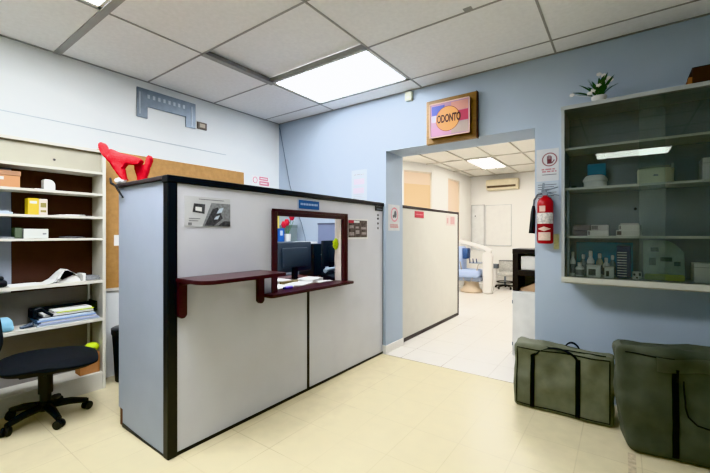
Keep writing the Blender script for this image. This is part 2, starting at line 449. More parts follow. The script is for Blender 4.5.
def sheet_x(name, x, y0, y1, z0, z1, m, label, cat, tilt=0.0, group=None):
    """sheet on a plane facing +X"""
    t = thing(name, label, cat, (x, (y0 + y1) / 2, z0), 0, group)
    obj('sheet', MB().box(x, x + .0025, y0, y1, z0, z1), m, t)
    return t
def sheet_y(name, y, x0, x1, z0, z1, m, label, cat, group=None):
    t = thing(name, label, cat, ((x0 + x1) / 2, y, z0), 0, group)
    obj('sheet', MB().box(x0, x1, y - .0025, y, z0, z1), m, t)
    return t
def lines_x(x, rows, h=.006):
    mb = MB()
    for y0, y1, z in rows: mb.box(x, x + .001, y0, y1, z, z + h)
    return mb
def lines_y(y, rows, h=.006):
    mb = MB()
    for x0, x1, z in rows: mb.box(x0, x1, y - .001, y, z, z + h)
    return mb
def words(a, b, z, seed):
    """one broken line of unreadable small print"""
    rnd = random.Random(seed); out = []; q = a
    while q < b - .01:
        l = min(rnd.uniform(.015, .05), b - q); out.append((q, q + l, z)); q += l + .008
    return out

x = XP + .0005
t = sheet_x('leaflet_poster', x, 1.262, 1.60, 1.448, 1.648, mat('greyish leaflet', '#c6c7c8', .7), 'white leaflet with grey machine photographs at the left of the counter front', 'poster')
xx = x + .003
obj('photograph', MB().prism([(1.385, 1.452), (1.60, 1.452), (1.60, 1.612), (1.452, 1.612)], xx, xx + .001, 'x'), GREYL, t)
obj('photograph', MB().prism([(1.40, 1.456), (1.47, 1.456), (1.54, 1.51), (1.5, 1.585), (1.46, 1.57)], xx + .001, xx + .002, 'x').prism([(1.5, 1.456), (1.6, 1.456), (1.6, 1.49), (1.55, 1.49)], xx + .001, xx + .002, 'x'), DARKP, t)
obj('photograph', MB().prism([(1.47, 1.5), (1.5, 1.502), (1.515, 1.53), (1.485, 1.52)], xx + .002, xx + .003, 'x').prism([(1.49, 1.54), (1.53, 1.55), (1.545, 1.585), (1.51, 1.575)], xx + .002, xx + .003, 'x'), PAPERB, t)
obj('photograph', MB().prism([(1.315, 1.545), (1.40, 1.535), (1.405, 1.60), (1.325, 1.602)], xx, xx + .001, 'x'), DARKP, t)
obj('photograph', MB().prism([(1.335, 1.555), (1.38, 1.55), (1.38, 1.578), (1.335, 1.58)], xx + .001, xx + .002, 'x'), PAPER, t)
for q in ((1.36, 1.55, 1.63), (1.29, 1.37, 1.5), (1.29, 1.355, 1.485)): obj('print', lines_x(xx, [q], .004), TEXTG, t)
obj('logo', MB().box(xx, xx + .001, 1.285, 1.31, 1.458, 1.475), GREYL, t)

t = thing('blue_sign', 'small blue plate with white lettering above the service window', 'sign', (x, 2.42, 1.61))
obj('backing', MB().box(x, x + .003, 2.275, 2.57, 1.608, 1.712), mat('pale sign edge', '#c3cbd6', .5), t)
obj('plate', MB().box(x + .003, x + .006, 2.29, 2.553, 1.622, 1.698), mat('blue plate', '#1f5596', .4, var=.08), t)
obj('lettering', lines_x(x + .006, [(2.31 + k * .0205, 2.31 + k * .0205 + .014, 1.654) for k in range(11)], .018), mat('sign lettering', '#a9c4e6', .6), t)

t = sheet_x('photo_leaflet', x, 2.985, 3.36, 1.345, 1.56, PAPER, 'white leaflet of dark photographs with a red heading right of the service window', 'poster')
obj('photograph', MB().box(xx, xx + .001, 3.005, 3.345, 1.365, 1.545), mat('brown photo print', '#5c5350', .7, var=.5, scale=30), t)
g = MB()
for (a, b, c, d) in ((3.02, 3.1, 1.46, 1.49), (3.13, 3.2, 1.4, 1.44), (3.02, 3.1, 1.385, 1.42), (3.23, 3.33, 1.45, 1.475), (3.24, 3.33, 1.395, 1.42), (3.13, 3.19, 1.46, 1.48)):
    g.box(xx + .001, xx + .002, a, b, c, d)
obj('photograph', g, mat('pale photo print', '#9a908d', .7, var=.3, scale=40), t)
obj('heading', MB().box(xx + .001, xx + .002, 3.005, 3.1, 1.515, 1.543), REDS, t)
obj('heading', MB().box(xx + .001, xx + .002, 3.1, 3.2, 1.518, 1.54), PAPER, t)

t = thing('black_clip', 'black clip plate with dark marks at the right end of the partition', 'clip', (x, 3.58, 1.55))
obj('plate', MB().box(x, x + .012, 3.51, 3.66, 1.665, 1.72, .003), BLK, t)
obj('plate_line', MB().box(x + .012, x + .013, 3.53, 3.65, 1.683, 1.69), STEEL, t)
for k, z in enumerate((1.605, 1.565, 1.51, 1.455)):
    obj('mark', MB().ball((x, 3.575, z + .012), (.003, .022 - .003 * k, .014)), TEXTD if k else TEXTG, t)

# ------------------------------------------------------------------ jamb poster, blue wall posters
def ring_y(cx, cz, r0, r1, y, n=28):
    mb = MB()
    for k in range(n):
        a, b = 2 * PI * k / n, 2 * PI * (k + 1) / n
        mb.quad((cx + r0 * math.cos(a), y, cz + r0 * math.sin(a)), (cx + r1 * math.cos(a), y, cz + r1 * math.sin(a)), (cx + r1 * math.cos(b), y, cz + r1 * math.sin(b)), (cx + r0 * math.cos(b), y, cz + r0 * math.sin(b)))
    return mb
xj = DL + .0005
t = sheet_x('jamb_notice', xj, 3.745, 4.02, 1.44, 1.755, mat('greyish notice', '#ccced0', .8), 'white notice with a red circle on the left doorway reveal', 'notice')
rg = MB(); n = 26
for k in range(n):
    a, b = 2 * PI * k / n, 2 * PI * (k + 1) / n
    q = lambda r, an: (xj + .0035, 3.89 + r * math.cos(an), 1.635 + r * math.sin(an))
    rg.quad(q(.07, a), q(.088, a), q(.088, b), q(.07, b))
obj('red_ring', rg, PINK, t)
obj('hand_mark', MB().ball((xj + .003, 3.91, 1.64), (.001, .03, .045)).ball((xj + .003, 3.87, 1.615), (.001, .02, .02)), TEXTG, t)
obj('red_text', lines_x(xj + .003, words(3.79, 3.98, 1.50, 4) + words(3.79, 3.98, 1.475, 5), .02), mat('faded salmon text', '#c99a9a', .7), t)

t = sheet_y('wall_notice', YB - .0005, -2.735, -2.505, 1.70, 2.19, mat('bluish white sheet', '#c9d2da', .8), 'tall white notice with pink print on the blue wall above the partition', 'notice')
yn = YB - .004
obj('heading', lines_y(yn, words(-2.7, -2.54, 2.125, 6), .014), TEXTG, t)
for q in ((-2.70, -2.54, 2.01, 2.08), (-2.71, -2.545, 1.90, 1.97)): obj('pink_print', MB().box(q[0], q[1], yn - .001, yn, q[2], q[3]), mat('faded pink print', '#c6bcc9', .7, var=.1, scale=60), t)
for i, z in enumerate((1.985, 1.885, 1.86, 1.84, 1.815, 1.79)): obj('text', lines_y(yn, [(-2.71, -2.53 - .02 * (i % 3), z)], .006), mat('faint text', '#9a9aa2', .7), t)

t = sheet_y('prohibition_notice', YB - .0005, -.632, -.452, 1.875, 2.165, mat('greyish notice', '#ccced0'), 'white no entry notice with a dark red hand above the fire extinguisher', 'notice')
obj('ring', ring_y(-.525, 2.068, .052, .062, yn), mat('dark ring', '#93656a', .6), t)
hd = MB().box(-.545, -.508, yn - .001, yn, 2.03, 2.07)
for k, (dx, h) in enumerate(((-.0165, .03), (-.006, .036), (.0045, .034), (.014, .026))): hd.box(-.5255 + dx - .0038, -.5255 + dx + .0038, yn - .001, yn, 2.07, 2.07 + h)
hd.prism([(-.508, 2.04), (-.49, 2.065), (-.483, 2.06), (-.505, 2.03)], yn - .001, yn, 'y')
obj('hand_mark', hd, mat('dark red hand', '#6f4048', .6), t)
obj('red_text', lines_y(yn, words(-.59, -.465, 1.975, 8) + words(-.585, -.47, 1.955, 9), .012), mat('faded red text', '#b98088', .7), t)
obj('text', lines_y(yn, [(-.585, -.47, 1.93)], .006), TEXTG, t)
t = sheet_y('instruction_sheet', YB - .0005, -.632, -.452, 1.70, 1.868, mat('grey blue sheet', '#b9c4cd', .7), 'pale grey sheet under the no entry notice behind the extinguisher head', 'notice')
for i, z in enumerate((1.84, 1.82, 1.80, 1.77, 1.74, 1.72)): obj('print', lines_y(yn, [(-.62, -.47 - .02 * (i % 3), z)], .006), TEXTG, t)
one('yellow_note', MB().box(-.492, -.45, YB - .003, YB + .0005, 1.265, 1.40).box(-.478, -.458, YB - .004, YB - .003, 1.31, 1.36), mat('yellow note paper', '#c9cba0', .8, var=.15, scale=50), 'faded yellow note on the blue wall beside the cabinet', 'note')

# sensor + cable
t = thing('wall_sensor', 'small cream sensor high on the blue wall under the ceiling', 'sensor', (-1.92, YB, 2.88))
obj('housing', MB().box(-1.965, -1.88, YB - .05, YB, 2.885, 2.985, .012), mat('cream plastic', '#cfd2c0', .5), t)
obj('lens', MB().ball((-1.922, YB - .05, 2.915), (.022, .01, .016)), PAPER, t)
pts = [(-4.04, YB - .006, 2.95), (-3.98, YB - .006, 2.7), (-3.91, YB - .006, 2.42), (-3.83, YB - .006, 2.1), (-3.7, YB - .006, 1.75), (-3.6, YB - .006, 1.55), (-3.53, YB - .006, 1.35), (-3.51, YB - .006, 1.1)]
one('wall_cable', MB().tube(pts, .005, 6), mat('grey cable', '#6f7c8c', .6), 'thin grey cable hanging down the blue wall in the corner', 'cable')

# odonto sign
t = thing('framed_sign', 'square framed sign lettered ODONTO in a gold brown wooden frame above the doorway', 'sign', (-1.43, YB, 2.36))
obj('backing_board', MB().box(-1.70, -1.163, 3.635, YB - .001, 2.355, 2.815, .005), GOLD, t)
obj('board_edge', MB().box(-1.163, -1.158, 3.632, YB - .001, 2.352, 2.818), DKWOOD, t)
obj('inner_block', MB().box(-1.632, -1.212, 3.585, 3.635, 2.402, 2.752, .002), DKWOOD, t)
pic = obj('picture', MB().box(-1.63, -1.213, 3.58, 3.586, 2.405, 2.75), mat('mauve picture', '#a8839a', .55, var=.08), t)
yp = 3.58
def flat(mb, m, nm, lay):
    mb.xf(Matrix.Translation((0, -.0008 * lay, 0))); return obj(nm, mb, m, pic)
flat(MB().box(-1.61, -1.47, yp - .001, yp, 2.63, 2.725), mat('blue block', '#4652a0', .5), 'colour_block', 1)
flat(MB().box(-1.61, -1.50, yp - .001, yp, 2.56, 2.625), mat('pale block', '#c9c6d6', .5), 'colour_block', 1)
flat(MB().box(-1.40, -1.225, yp - .001, yp, 2.645, 2.735), mat('salmon block', '#c48c7e', .5), 'colour_block', 1)
flat(MB().box(-1.36, -1.225, yp - .001, yp, 2.535, 2.64), mat('crimson block', '#b03a55', .5), 'colour_block', 1)
flat(MB().box(-1.40, -1.225, yp - .001, yp, 2.42, 2.53), mat('greige block', '#a8968c', .5), 'colour_block', 1)
flat(MB().box(-1.61, -1.40, yp - .001, yp, 2.42, 2.50), mat('rose block', '#b887a4', .5), 'colour_block', 1)
for r, mm, l in ((.128, mat('brown ring', '#8a4a2a', .5), 2), (.121, mat('orange disc', '#e0a058', .5, var=.03), 3)):
    flat(MB().lathe([(r, -.0005), (r, .0005)], (-1.437, yp - .0005, 2.578), 40, M=ON_Y), mm, 'disc', l)
tx = text_mesh('ODONTO', .110, .0008, .50).xf(Matrix.Translation((-1.425, yp - .005, 2.578)) @ ON_Y)
obj('lettering', tx, mat('sign letters', '#4a2416', .5), pic)
fm = MB().box(-1.634, -1.209, 3.574, 3.588, 2.400, 2.409).box(-1.634, -1.209, 3.574, 3.588, 2.746, 2.755).box(-1.634, -1.625, 3.574, 3.588, 2.4, 2.755).box(-1.218, -1.209, 3.574, 3.588, 2.4, 2.755)
obj('picture_rim', fm, mat('pale pink rim', '#d8b8a8', .5), t)

# ------------------------------------------------------------------ fire extinguisher
ex, ey = -.548, 3.60
t = thing('fire_extinguisher', 'red fire extinguisher with a black horn hung beside the doorway', 'fire extinguisher', (ex, ey, 1.315))
obj('cylinder', MB().lathe([(.05, 1.315), (.062, 1.322), (.065, 1.335), (.065, 1.66), (.062, 1.685), (.05, 1.708), (.032, 1.722), (.02, 1.727), (.02, 1.74)], (ex, ey, 0), 32), RED, t, True)
lb = lambda r, z0, z1, a0, a1: MB().sheet(lambda u, v: (ex + r * math.cos(a0 + (a1 - a0) * u), ey + r * math.sin(a0 + (a1 - a0) * u), z0 + (z1 - z0) * v), 14, 2)
obj('upper_label', lb(.0658, 1.49, 1.585, -2.75, -.25), mat('white label print', '#cfcac4', .6, var=.4, scale=55), t, True)
obj('lower_label', lb(.0656, 1.335, 1.485, -2.9, -.15), mat('dark red label', '#8c1820', .5), t, True)
obj('white_panel', lb(.0664, 1.345, 1.415, -2.35, -.75), mat('pale label', '#d8c2b4', .6, var=.08, scale=60), t, True)
dm = lb(.0664, 1.425, 1.465, -2.4, -.7)
for v in dm.bm.verts:
    a = math.atan2(v.co.y - ey, v.co.x - ex); k = max(.05, 1 - abs((a + 1.55) / .85)); v.co.z = 1.445 + (v.co.z - 1.445) * k
obj('white_panel', dm, mat('pale label', '#d8c2b4'), t, True)
obj('paper_tag', MB().box(ex - .035, ex + .012, ey - .07, ey - .066, 1.595, 1.645), mat('pale tag', '#d9b9ad', .7), t)
vl = MB().box(ex - .022, ex + .022, ey - .02, ey + .02, 1.738, 1.768, .004).lathe([(.014, 0), (.014, .03)], (ex, ey, 1.765), 14)
obj('valve', vl, STEEL, t)
lv = MB().prism([(ex - .03, 1.785), (ex + .02, 1.79), (ex + .1, 1.81), (ex + .1, 1.803), (ex + .02, 1.78), (ex - .03, 1.775)], ey - .011, ey + .011, 'y')
lv.prism([(ex - .03, 1.765), (ex + .02, 1.768), (ex + .11, 1.737), (ex + .11, 1.73), (ex + .02, 1.755), (ex - .03, 1.755)], ey - .011, ey + .011, 'y').prism([(ex - .028, 1.76), (ex - .012, 1.76), (ex - .005, 1.85), (ex - .018, 1.85)], ey - .011, ey + .011, 'y')
obj('handle', lv, STEEL, t)
obj('hose', MB().tube([(ex - .02, ey - .02, 1.752), (ex - .055, ey - .03, 1.745), (ex - .082, ey - .03, 1.70), (ex - .088, ey - .03, 1.64)], .009, 10), mat('grey hose', '#5b5f63', .5), t, True)
obj('horn', MB().tube([(ex - .088, ey - .03, 1.65), (ex - .09, ey - .03, 1.60), (ex - .096, ey - .03, 1.5), (ex - .102, ey - .03, 1.405)], [.012, .02, .023, .026], 14), BLKP, t, True)
obj('wall_bracket', MB().box(ex - .02, ex + .02, ey + .06, YB - .0035, 1.6, 1.74), STEEL, t)

# ------------------------------------------------------------------ wall cabinet
CX0, CX1, CF = -.392, 1.62, 3.34
CB, CT = 1.01, 2.415
CLAB = 'dark glass fronted metal wall cabinet with three shelves'
t = thing('wall_cabinet', CLAB, 'cabinet', ((CX0 + CX1) / 2, 3.5, CB))
obj('side_panel', MB().box(CX0, CX0 + .022, CF, YB - .002, CB, CT), ALU, t)
obj('side_panel', MB().box(CX1 - .022, CX1, CF, YB - .002, CB, CT), ALU, t)
obj('top_panel', MB().box(CX0 - .003, CX1 + .003, CF - .006, YB - .002, CT - .03, CT, .003), ALU, t)
obj('bottom_panel', MB().prism([(CF - .004, CB + .05), (CF - .004, CB + .01), (CF + .01, CB), (YB - .002, CB), (YB - .002, CB + .05)], CX0, CX1, 'x'), mat('cabinet pale rail', '#bcbdb4', .45, .2), t)
obj('back_panel', MB().box(CX0 + .02, CX1 - .02, YB - .015, YB - .002, CB + .05, CT - .03), CABIN, t)
for z in (1.368, 1.752, 2.072):
    obj('shelf', MB().box(CX0 + .022, CX1 - .022, CF + .05, YB - .015, z, z + .017), mat('shelf metal', '#cfd0c8', .5, .2), t)
obj('shelf_rail', MB().box(CX0 + .035, CX0 + .047, CF + .05, CF + .062, CB + .05, 1.75), STEEL, t)
GL = glass_mat('cabinet glass', (.92, .95, .95, 1), .01, 1.55, .012)
obj('glass_door', MB().box(CX0 + .022, .245, CF + .012, CF + .016, CB + .05, CT - .03), GL, t)
obj('glass_door', MB().box(.10, CX1 - .022, CF + .026, CF + .030, CB + .05, CT - .03), GL, t)
obj('door_lock', MB().lathe([(.009, 0), (.009, .012)], (.078, CF + .012, 1.582), 14, M=ON_Y), BLKP, t)

def jar_clear(): pass
CZT = CT + .002
# things standing in the cabinet
z2 = 1.771
t = thing('ultrasonic_cleaner', 'white ultrasonic cleaner with a raised blue lid on the cabinet shelf', 'cleaner', (-.175, 3.52, z2))
obj('body', MB().lathe([(.07, 0), (.078, .005), (.078, .045), (.086, .052), (.086, .062), (.066, .094), (.05, .1)], (-.175, 3.52, z2), 28, 1, .85), WHT, t, True)
obj('tank', MB().lathe([(.045, .096), (.05, .103)], (-.175, 3.52, z2), 24, 1, .75), mat('blue tank', '#16406e', .3), t)
obj('lid', MB().box(-.063, .063, -.006, .006, 0, .115, .02, 3, Matrix.Translation((-.168, 3.575, z2 + .09)) @ Matrix.Rotation(-.15, 4, 'X')), TEAL, t, True)
one('power_adapter', MB().box(-.335, -.30, 3.46, 3.5, z2, z2 + .02, .004).tube([(-.31, 3.48, z2 + .01), (-.29, 3.5, z2 + .006), (-.262, 3.52, z2 + .01)], .004, 6), BLKP, 'black power adapter beside the ultrasonic cleaner', 'adapter')
t = thing('round_sterilizer', 'cream oval drum sterilizer on the cabinet shelf', 'sterilizer', (.20, 3.52, z2))
obj('drum', MB().lathe([(.1, 0), (.106, .004), (.108, .105), (.102, .112)], (.2, 3.52, z2), 36, 1, .8), mat('cream enamel', '#e2dfc2', .4, var=.03), t, True)
obj('lid', MB().lathe([(.1, .112), (.106, .115), (.104, .126), (.03, .13)], (.2, 3.52, z2), 36, 1, .8), mat('grey lid', '#9a9c94', .4), t, True)
obj('badge', MB().box(.185, .212, 3.4315, 3.436, z2 + .05, z2 + .062), GREYL, t)
obj('lid_clip', MB().box(.285, .3, 3.45, 3.465, z2 + .1, z2 + .14, .003), ALU, t)
t = thing('white_carton', 'plain white carton at the right end of the middle cabinet shelf', 'carton', (.55, 3.55, z2))
obj('box', MB().box(.452, .64, 3.48, 3.64, z2, z2 + .158, .002), PAPER, t)
obj('flap_seam', MB().box(.452, .64, 3.4785, 3.48, z2 + .12, z2 + .122), GREYL, t)
# small cartons on the second shelf
z1 = 1.386
PRN = [mat('carton print a', '#cfc8c6', .6, var=.1), mat('carton print b', '#7c6f74', .6, var=.15), mat('carton print c', '#e6e2dc', .6, var=.06)]
def carton(x0, x1, y0, y1, z, h, m, band, label, grp):
    t = thing('medicine_carton', label, 'carton', ((x0 + x1) / 2, (y0 + y1) / 2, z), 0, grp)
    obj('box', MB().box(x0, x1, y0, y1, z, z + h, .0015), m, t)
    obj('print_band', MB().box(x0 + .004, x0 + (x1 - x0) * band, y0 - .001, y0, z + .006, z + h - .006), PRN[1], t)
    return t
GR = 'small cartons on the lower cabinet shelf'
carton(-.325, -.225, 3.46, 3.6, z1, .04, PRN[1], .5, 'dark small carton at the bottom left of the left carton stack', GR)
carton(-.222, -.085, 3.45, 3.6, z1, .042, PRN[2], .12, 'pale carton at the bottom right of the left carton stack', GR)
carton(-.32, -.205, 3.47, 3.6, z1 + .043, .04, PRN[1], .8, 'dark small carton at the top left of the left carton stack', GR)
carton(-.20, -.083, 3.46, 3.6, z1 + .043, .042, PRN[0], .4, 'pinkish grey carton at the top right of the left carton stack', GR)
carton(-.035, .108, 3.45, 3.6, z1, .042, PRN[2], .22, 'white carton at the bottom of the right carton stack', GR)
carton(-.02, .106, 3.46, 3.6, z1 + .043, .04, PRN[2], .1, 'white carton in the middle of the right carton stack', GR)
carton(-.01, .10, 3.47, 3.6, z1 + .084, .012, PRN[0], .3, 'thin carton on top of the right carton stack', GR)
one('white_bracket', MB().box(.115, .121, 3.46, 3.58, z1, z1 + .085), mat('grey acrylic', '#9aa09c', .4), 'thin grey upright sheet beside the right carton stack', 'sheet')
# bottom row
z0 = CB + .052
one('teal_card', MB().box(-.31, .07, 3.60, 3.606, z0, z0 + .27), TEAL, 'teal backing card behind the bottles at the cabinet bottom', 'card')
CLR = glass_mat('clear plastic', (.82, .86, .84, 1), .1, 1.4, .04)
def bottle(x, y, h, r, m, label, cap=WHT):
    t = thing('small_bottle', label, 'bottle', (x, y, z0), 0, 'small bottles and tubs at the cabinet bottom')
    obj('body', MB().lathe([(r * .9, 0), (r, .004), (r, h * .62), (r * .5, h * .76), (r * .42, h * .8)], (x, y, z0), 18), m, t, True)
    obj('label_band', MB().lathe([(r * 1.02, h * .12), (r * 1.02, h * .5)], (x, y, z0), 18), GREYL, t, True)
    obj('cap', MB().lathe([(r * .5, h * .8), (r * .52, h), (r * .3, h * 1.02)], (x, y, z0), 16), cap, t, True)
PALE = mat('pale plastic', '#dfe4e2', .4, var=.06)
bottle(-.325, 3.47, .19, .02, PALE, 'tall slim bottle at the far left of the cabinet bottom')
bottle(-.275, 3.44, .11, .03, PALE, 'squat grey bottle beside the tall slim bottle')
bottle(-.255, 3.53, .17, .024, mat('clear grey plastic', '#8f9c9e', .3), 'grey bottle behind the squat bottle', PALE)
bottle(-.205, 3.52, .2, .026, PALE, 'white capped bottle in front of the teal card')
bottle(-.145, 3.54, .18, .025, mat('cream plastic bottle', '#b7b8a2', .4), 'cream bottle left of the blue rack')
bottle(-.10, 3.49, .15, .024, PALE, 'short bottle right of the cream bottle')
bottle(-.06, 3.52, .17, .022, mat('clear grey plastic', '#8f9c9e', .3), 'grey bottle against the blue rack', PALE)
def tub(x0, x1, y, h, m, label):
    t = thing('small_tub', label, 'tub', ((x0 + x1) / 2, y, z0), 0, 'small bottles and tubs at the cabinet bottom')
    obj('body', MB().box(x0, x1, y - .03, y + .03, z0, z0 + h, .005), m, t, True)
    obj('label_band', MB().box(x0 + .012, x1 - .03, y - .031, y - .03, z0 + .015, z0 + h - .02), DARKP, t)
    obj('lid', MB().box(x0 - .002, x1 + .002, y - .032, y + .032, z0 + h, z0 + h + .012, .003), WHT, t)
tub(-.225, -.135, 3.43, .085, mat('white tub plastic', '#e2e6e0', .4), 'white tub with dark print in front of the bottles')
tub(-.11, -.05, 3.43, .075, PALE, 'small grey tub left of the blue rack')
t = thing('tube_rack', 'dark blue rack of stacked white strips in the cabinet bottom', 'rack', (.005, 3.5, z0))
obj('back', MB().box(-.035, .055, 3.5, 3.6, z0, z0 + .245, .003), NAVY, t)
sp = MB()
for k in range(10): sp.box(-.03, .03, 3.488, 3.5, z0 + .012 + k * .02, z0 + .019 + k * .02)
obj('strips', sp, PALE, t)
t = thing('spotted_box', 'small white box with black spots right of the blue rack', 'box', (.09, 3.45, z0))
obj('box', MB().box(.062, .118, 3.42, 3.47, z0, z0 + .058, .004), WHT, t)
obj('spots', MB().box(.068, .08, 3.419, 3.42, z0 + .03, z0 + .045).box(.1, .112, 3.419, 3.42, z0 + .03, z0 + .05).box(.084, .096, 3.419, 3.42, z0 + .01, z0 + .02), TEXTD, t)
t = thing('glove_packet', 'translucent pale packet with a green base leaning in the cabinet', 'packet', (.25, 3.53, z0))
def pk(u, v):
    a = (u - .5) * 2; top = .29 - .09 * max(0, a) ** 2 - .03 * (1 - abs(a)) * 0
    return (.13 + .235 * u, 3.5 + .06 * v - .035 * math.sin(PI * u) * math.sin(PI * v), z0 + .002 + top * v)
obj('bag', MB().sheet(pk, 16, 12), mat('pale packet', '#9fb0a8', .35, var=.12, scale=15), t, True)
obj('green_base', MB().box(.135, .36, 3.46, 3.5, z0, z0 + .045, .01), mat('dull lime', '#93a34a', .5), t, True)
for (a, b, c, d) in ((.16, .2, .11, .165), (.225, .29, .14, .17), (.30, .335, .11, .14), (.17, .215, .21, .24)): obj('print', MB().box(a, b, 3.456, 3.458, z0 + c, z0 + d), mat('dark green print', '#2f4a48', .5), t)
t = thing('white_parcel', 'white box at the right end of the cabinet bottom', 'box', (.5, 3.53, z0))
obj('box', MB().box(.405, .60, 3.46, 3.6, z0, z0 + .135, .003), PAPER, t)
obj('lid_line', MB().box(.405, .6, 3.459, 3.46, z0 + .105, z0 + .107), GREYL, t)

# on top of the cabinet
t = thing('flower_arrangement', 'small white pot of artificial lilies on top of the glass cabinet', 'plant', (-.145, 3.42, CT))
pc = Vector((-.145, 3.42, CT))
obj('pot', MB().lathe([(.03, 0), (.042, .008), (.053, .046), (.05, .056), (.043, .05)], pc, 24, 1, .8), mat('white ceramic', '#cfd0cc', .35, var=.05), t, True)
lf = MB(); rnd = random.Random(4)
def blade(mb, base, az, tilt, L, wd, bend):
    n = 7; d = Vector((math.cos(az), math.sin(az), 0)); sd = Vector((-math.sin(az), math.cos(az), 0)); a = tilt; p = Vector(base); prev = None
    for k in range(n):
        s = k / (n - 1); wv = wd * (math.sin(PI * min(1, s * .9 + .12)) ** .8 if s < .999 else 0.02)
        A, B = mb.bm.verts.new(p - sd * wv), mb.bm.verts.new(p + sd * wv)
        if prev: mb.bm.faces.new((prev[0], prev[1], B, A))
        prev = (A, B)
        p = p + (d * math.sin(a) + Vector((0, 0, 1)) * math.cos(a)) * (L / (n - 1)); a += bend / (n - 1)
for k in range(46):
    blade(lf, pc + Vector((rnd.uniform(-.02, .02), rnd.uniform(-.015, .015), .05)), rnd.uniform(0, 2 * PI), rnd.uniform(.1, .75), rnd.uniform(.10, .19), rnd.uniform(.011, .017), rnd.uniform(.2, 1.1))
for k in range(6):
    blade(lf, pc + Vector((-.02, 0, .05)), PI + rnd.uniform(-.5, .5), rnd.uniform(.9, 1.2), rnd.uniform(.13, .19), .008, .35)
obj('foliage', lf, LEAF, t)
FLW = mat('white petal', '#e4e2de', .7, var=.05)
for (dx, dy, dz) in ((-.18, -.01, .1), (-.035, -.03, .1), (.0, -.05, .125), (.03, -.04, .15), (.045, -.02, .115), (.03, .0, .21), (.0, .0, .225), (.075, .0, .165), (.06, .02, .19), (-.06, -.03, .08)):
    fb = MB()
    for q in range(5):
        a = q * 2 * PI / 5; fb.ball(pc + Vector((dx + .01 * math.cos(a), dy + .005 * math.sin(a), dz + .008 * math.sin(a))), (.009, .006, .009), u=8, v=6)
    fb.tube([pc + Vector((dx, dy + .004, dz)), pc + Vector((dx * .5, dy * .5, .045 + (dz - .05) * .5)), pc + Vector((0, 0, .045))], .0018, 5)
    obj('flower', fb, FLW, t, True)
t = thing('cardboard_box', 'dark brown cardboard box lying on top of the glass cabinet', 'box', (.72, 3.52, CT))
obj('box', MB().box(.395, 1.05, 3.40, 3.64, CT, CT + .125, .003), CARDD, t)
obj('flap', MB().prism([(3.40, CT + .127), (3.40, CT + .122), (3.64, CT + .122), (3.64, CT + .127)], .39, 1.05, 'x'), mat('grey brown flap', '#4a4648', .7), t)
obj('side_flap', MB().box(.372, .393, 3.42, 3.62, CT, CT + .07, .002), CARD, t)

# ------------------------------------------------------------------ canvas bags
def soft_box(lx, ly, lz, r, seed, amp, n=22, taper=0.0, sag=0.0, lean=0.0):
    b = bmesh.new(); bmesh.ops.create_cube(b, size=1)
    bmesh.ops.subdivide_edges(b, edges=b.edges[:], cuts=n, use_grid_fill=True)
    for v in b.verts:
        p = Vector((v.co.x * lx, v.co.y * ly, (v.co.z + .5) * lz))
        q = Vector((max(-lx / 2 + r, min(lx / 2 - r, p.x)), max(-ly / 2 + r, min(ly / 2 - r, p.y)), max(r, min(lz - r, p.z))))
        d = p - q
        if d.length > 1e-6: p = q + d.normalized() * r
        h = p.z / lz
        p.x *= 1 + taper * (h - 1)
        p.y *= 1 - .25 * h * (1 if ly > .1 else 0)
        p.y += lean * h
        p.z -= sag * h * (1 - (2 * p.x / lx) ** 2)
        s = Vector((seed * 3.1, 0, 0))
        am = amp * (.4 + .6 * min(1, abs(d.length) + .6)) * (0.25 + .75 * min(1, h * 3))
        k = noise.noise(p * 4.5 + s) * am + noise.noise(p * 12 + s) * am * .35
        nrm = Vector((v.co.x / lx, v.co.y / ly, (v.co.z) / lz)).normalized()
        p += Vector((nrm.x, nrm.y, nrm.z if h > .5 else 0)) * k
        p.z = max(.0, p.z)
        v.co = p
    return b

def ribbon(bvh, path, wd, off=.004, direction=(0, 1, 0), start=-1.5, thick=.003):
    """webbing that follows the canvas; path = (x, z) points on the front"""
    mb = MB(); rows = []
    for i, (xx_, zz_) in enumerate(path):
        row = []
        for s in (-1, 0, 1):
            o = Vector((xx_ + s * wd / 2, start, zz_)); hit = bvh.ray_cast(o, Vector(direction))
            y = hit[0].y if hit[0] else 0
            row.append((xx_ + s * wd / 2, y - off, zz_))
        ym = min(q[1] for q in row)
        rows.append([mb.bm.verts.new((q[0], ym, q[2])) for q in row])
    for i in range(len(rows) - 1):
        for k in range(2): mb.bm.faces.new((rows[i][k], rows[i][k + 1], rows[i + 1][k + 1], rows[i + 1][k]))
    bmesh.ops.solidify(mb.bm, geom=mb.bm.faces[:], thickness=thick)
    return mb

def front_y(bvh, x_, z_):
    h = bvh.ray_cast(Vector((x_, -1.5, z_)), Vector((0, 1, 0))); return h[0].y if h[0] else 0

t = thing('canvas_bag', 'smaller olive green canvas carry bag with two black straps standing by the doorway', 'bag', (-.384, 3.335, 0))
LX, LY, LZ = .682, .265, .50
bm1 = soft_box(LX, LY, LZ, .032, 2, .055, taper=-.0)
bv = BVHTree.FromBMesh(bm1)
mb = MB(); mb._add(bm1); obj('body', mb, OLIVE, t, True, world=False)
edge = []
ins = .028
for a, b in ((-1, .04), (-1, .95), (1, .95), (1, .03), (-1, .03)):
    edge.append((a * (LX / 2 - ins), b * LZ if b > .5 else .03))
def dense(path, n):
    out = []
    for i in range(len(path) - 1):
        for k in range(n): out.append(tuple(path[i][q] + (path[i + 1][q] - path[i][q]) * k / n for q in range(len(path[0]))))
    out.append(path[-1]); return out
pp = [Vector((x_, front_y(bv, x_, z_) - .001, z_)) for x_, z_ in dense(edge[1:], 14) + dense([edge[0], edge[1]], 14)[0:]]
obj('piping', MB().tube([Vector((x_, front_y(bv, x_, z_) - .001, z_)) for x_, z_ in dense([edge[4], edge[1], edge[2], edge[3], edge[4]], 16)], .0045, 6), WEB, t, True, world=False)
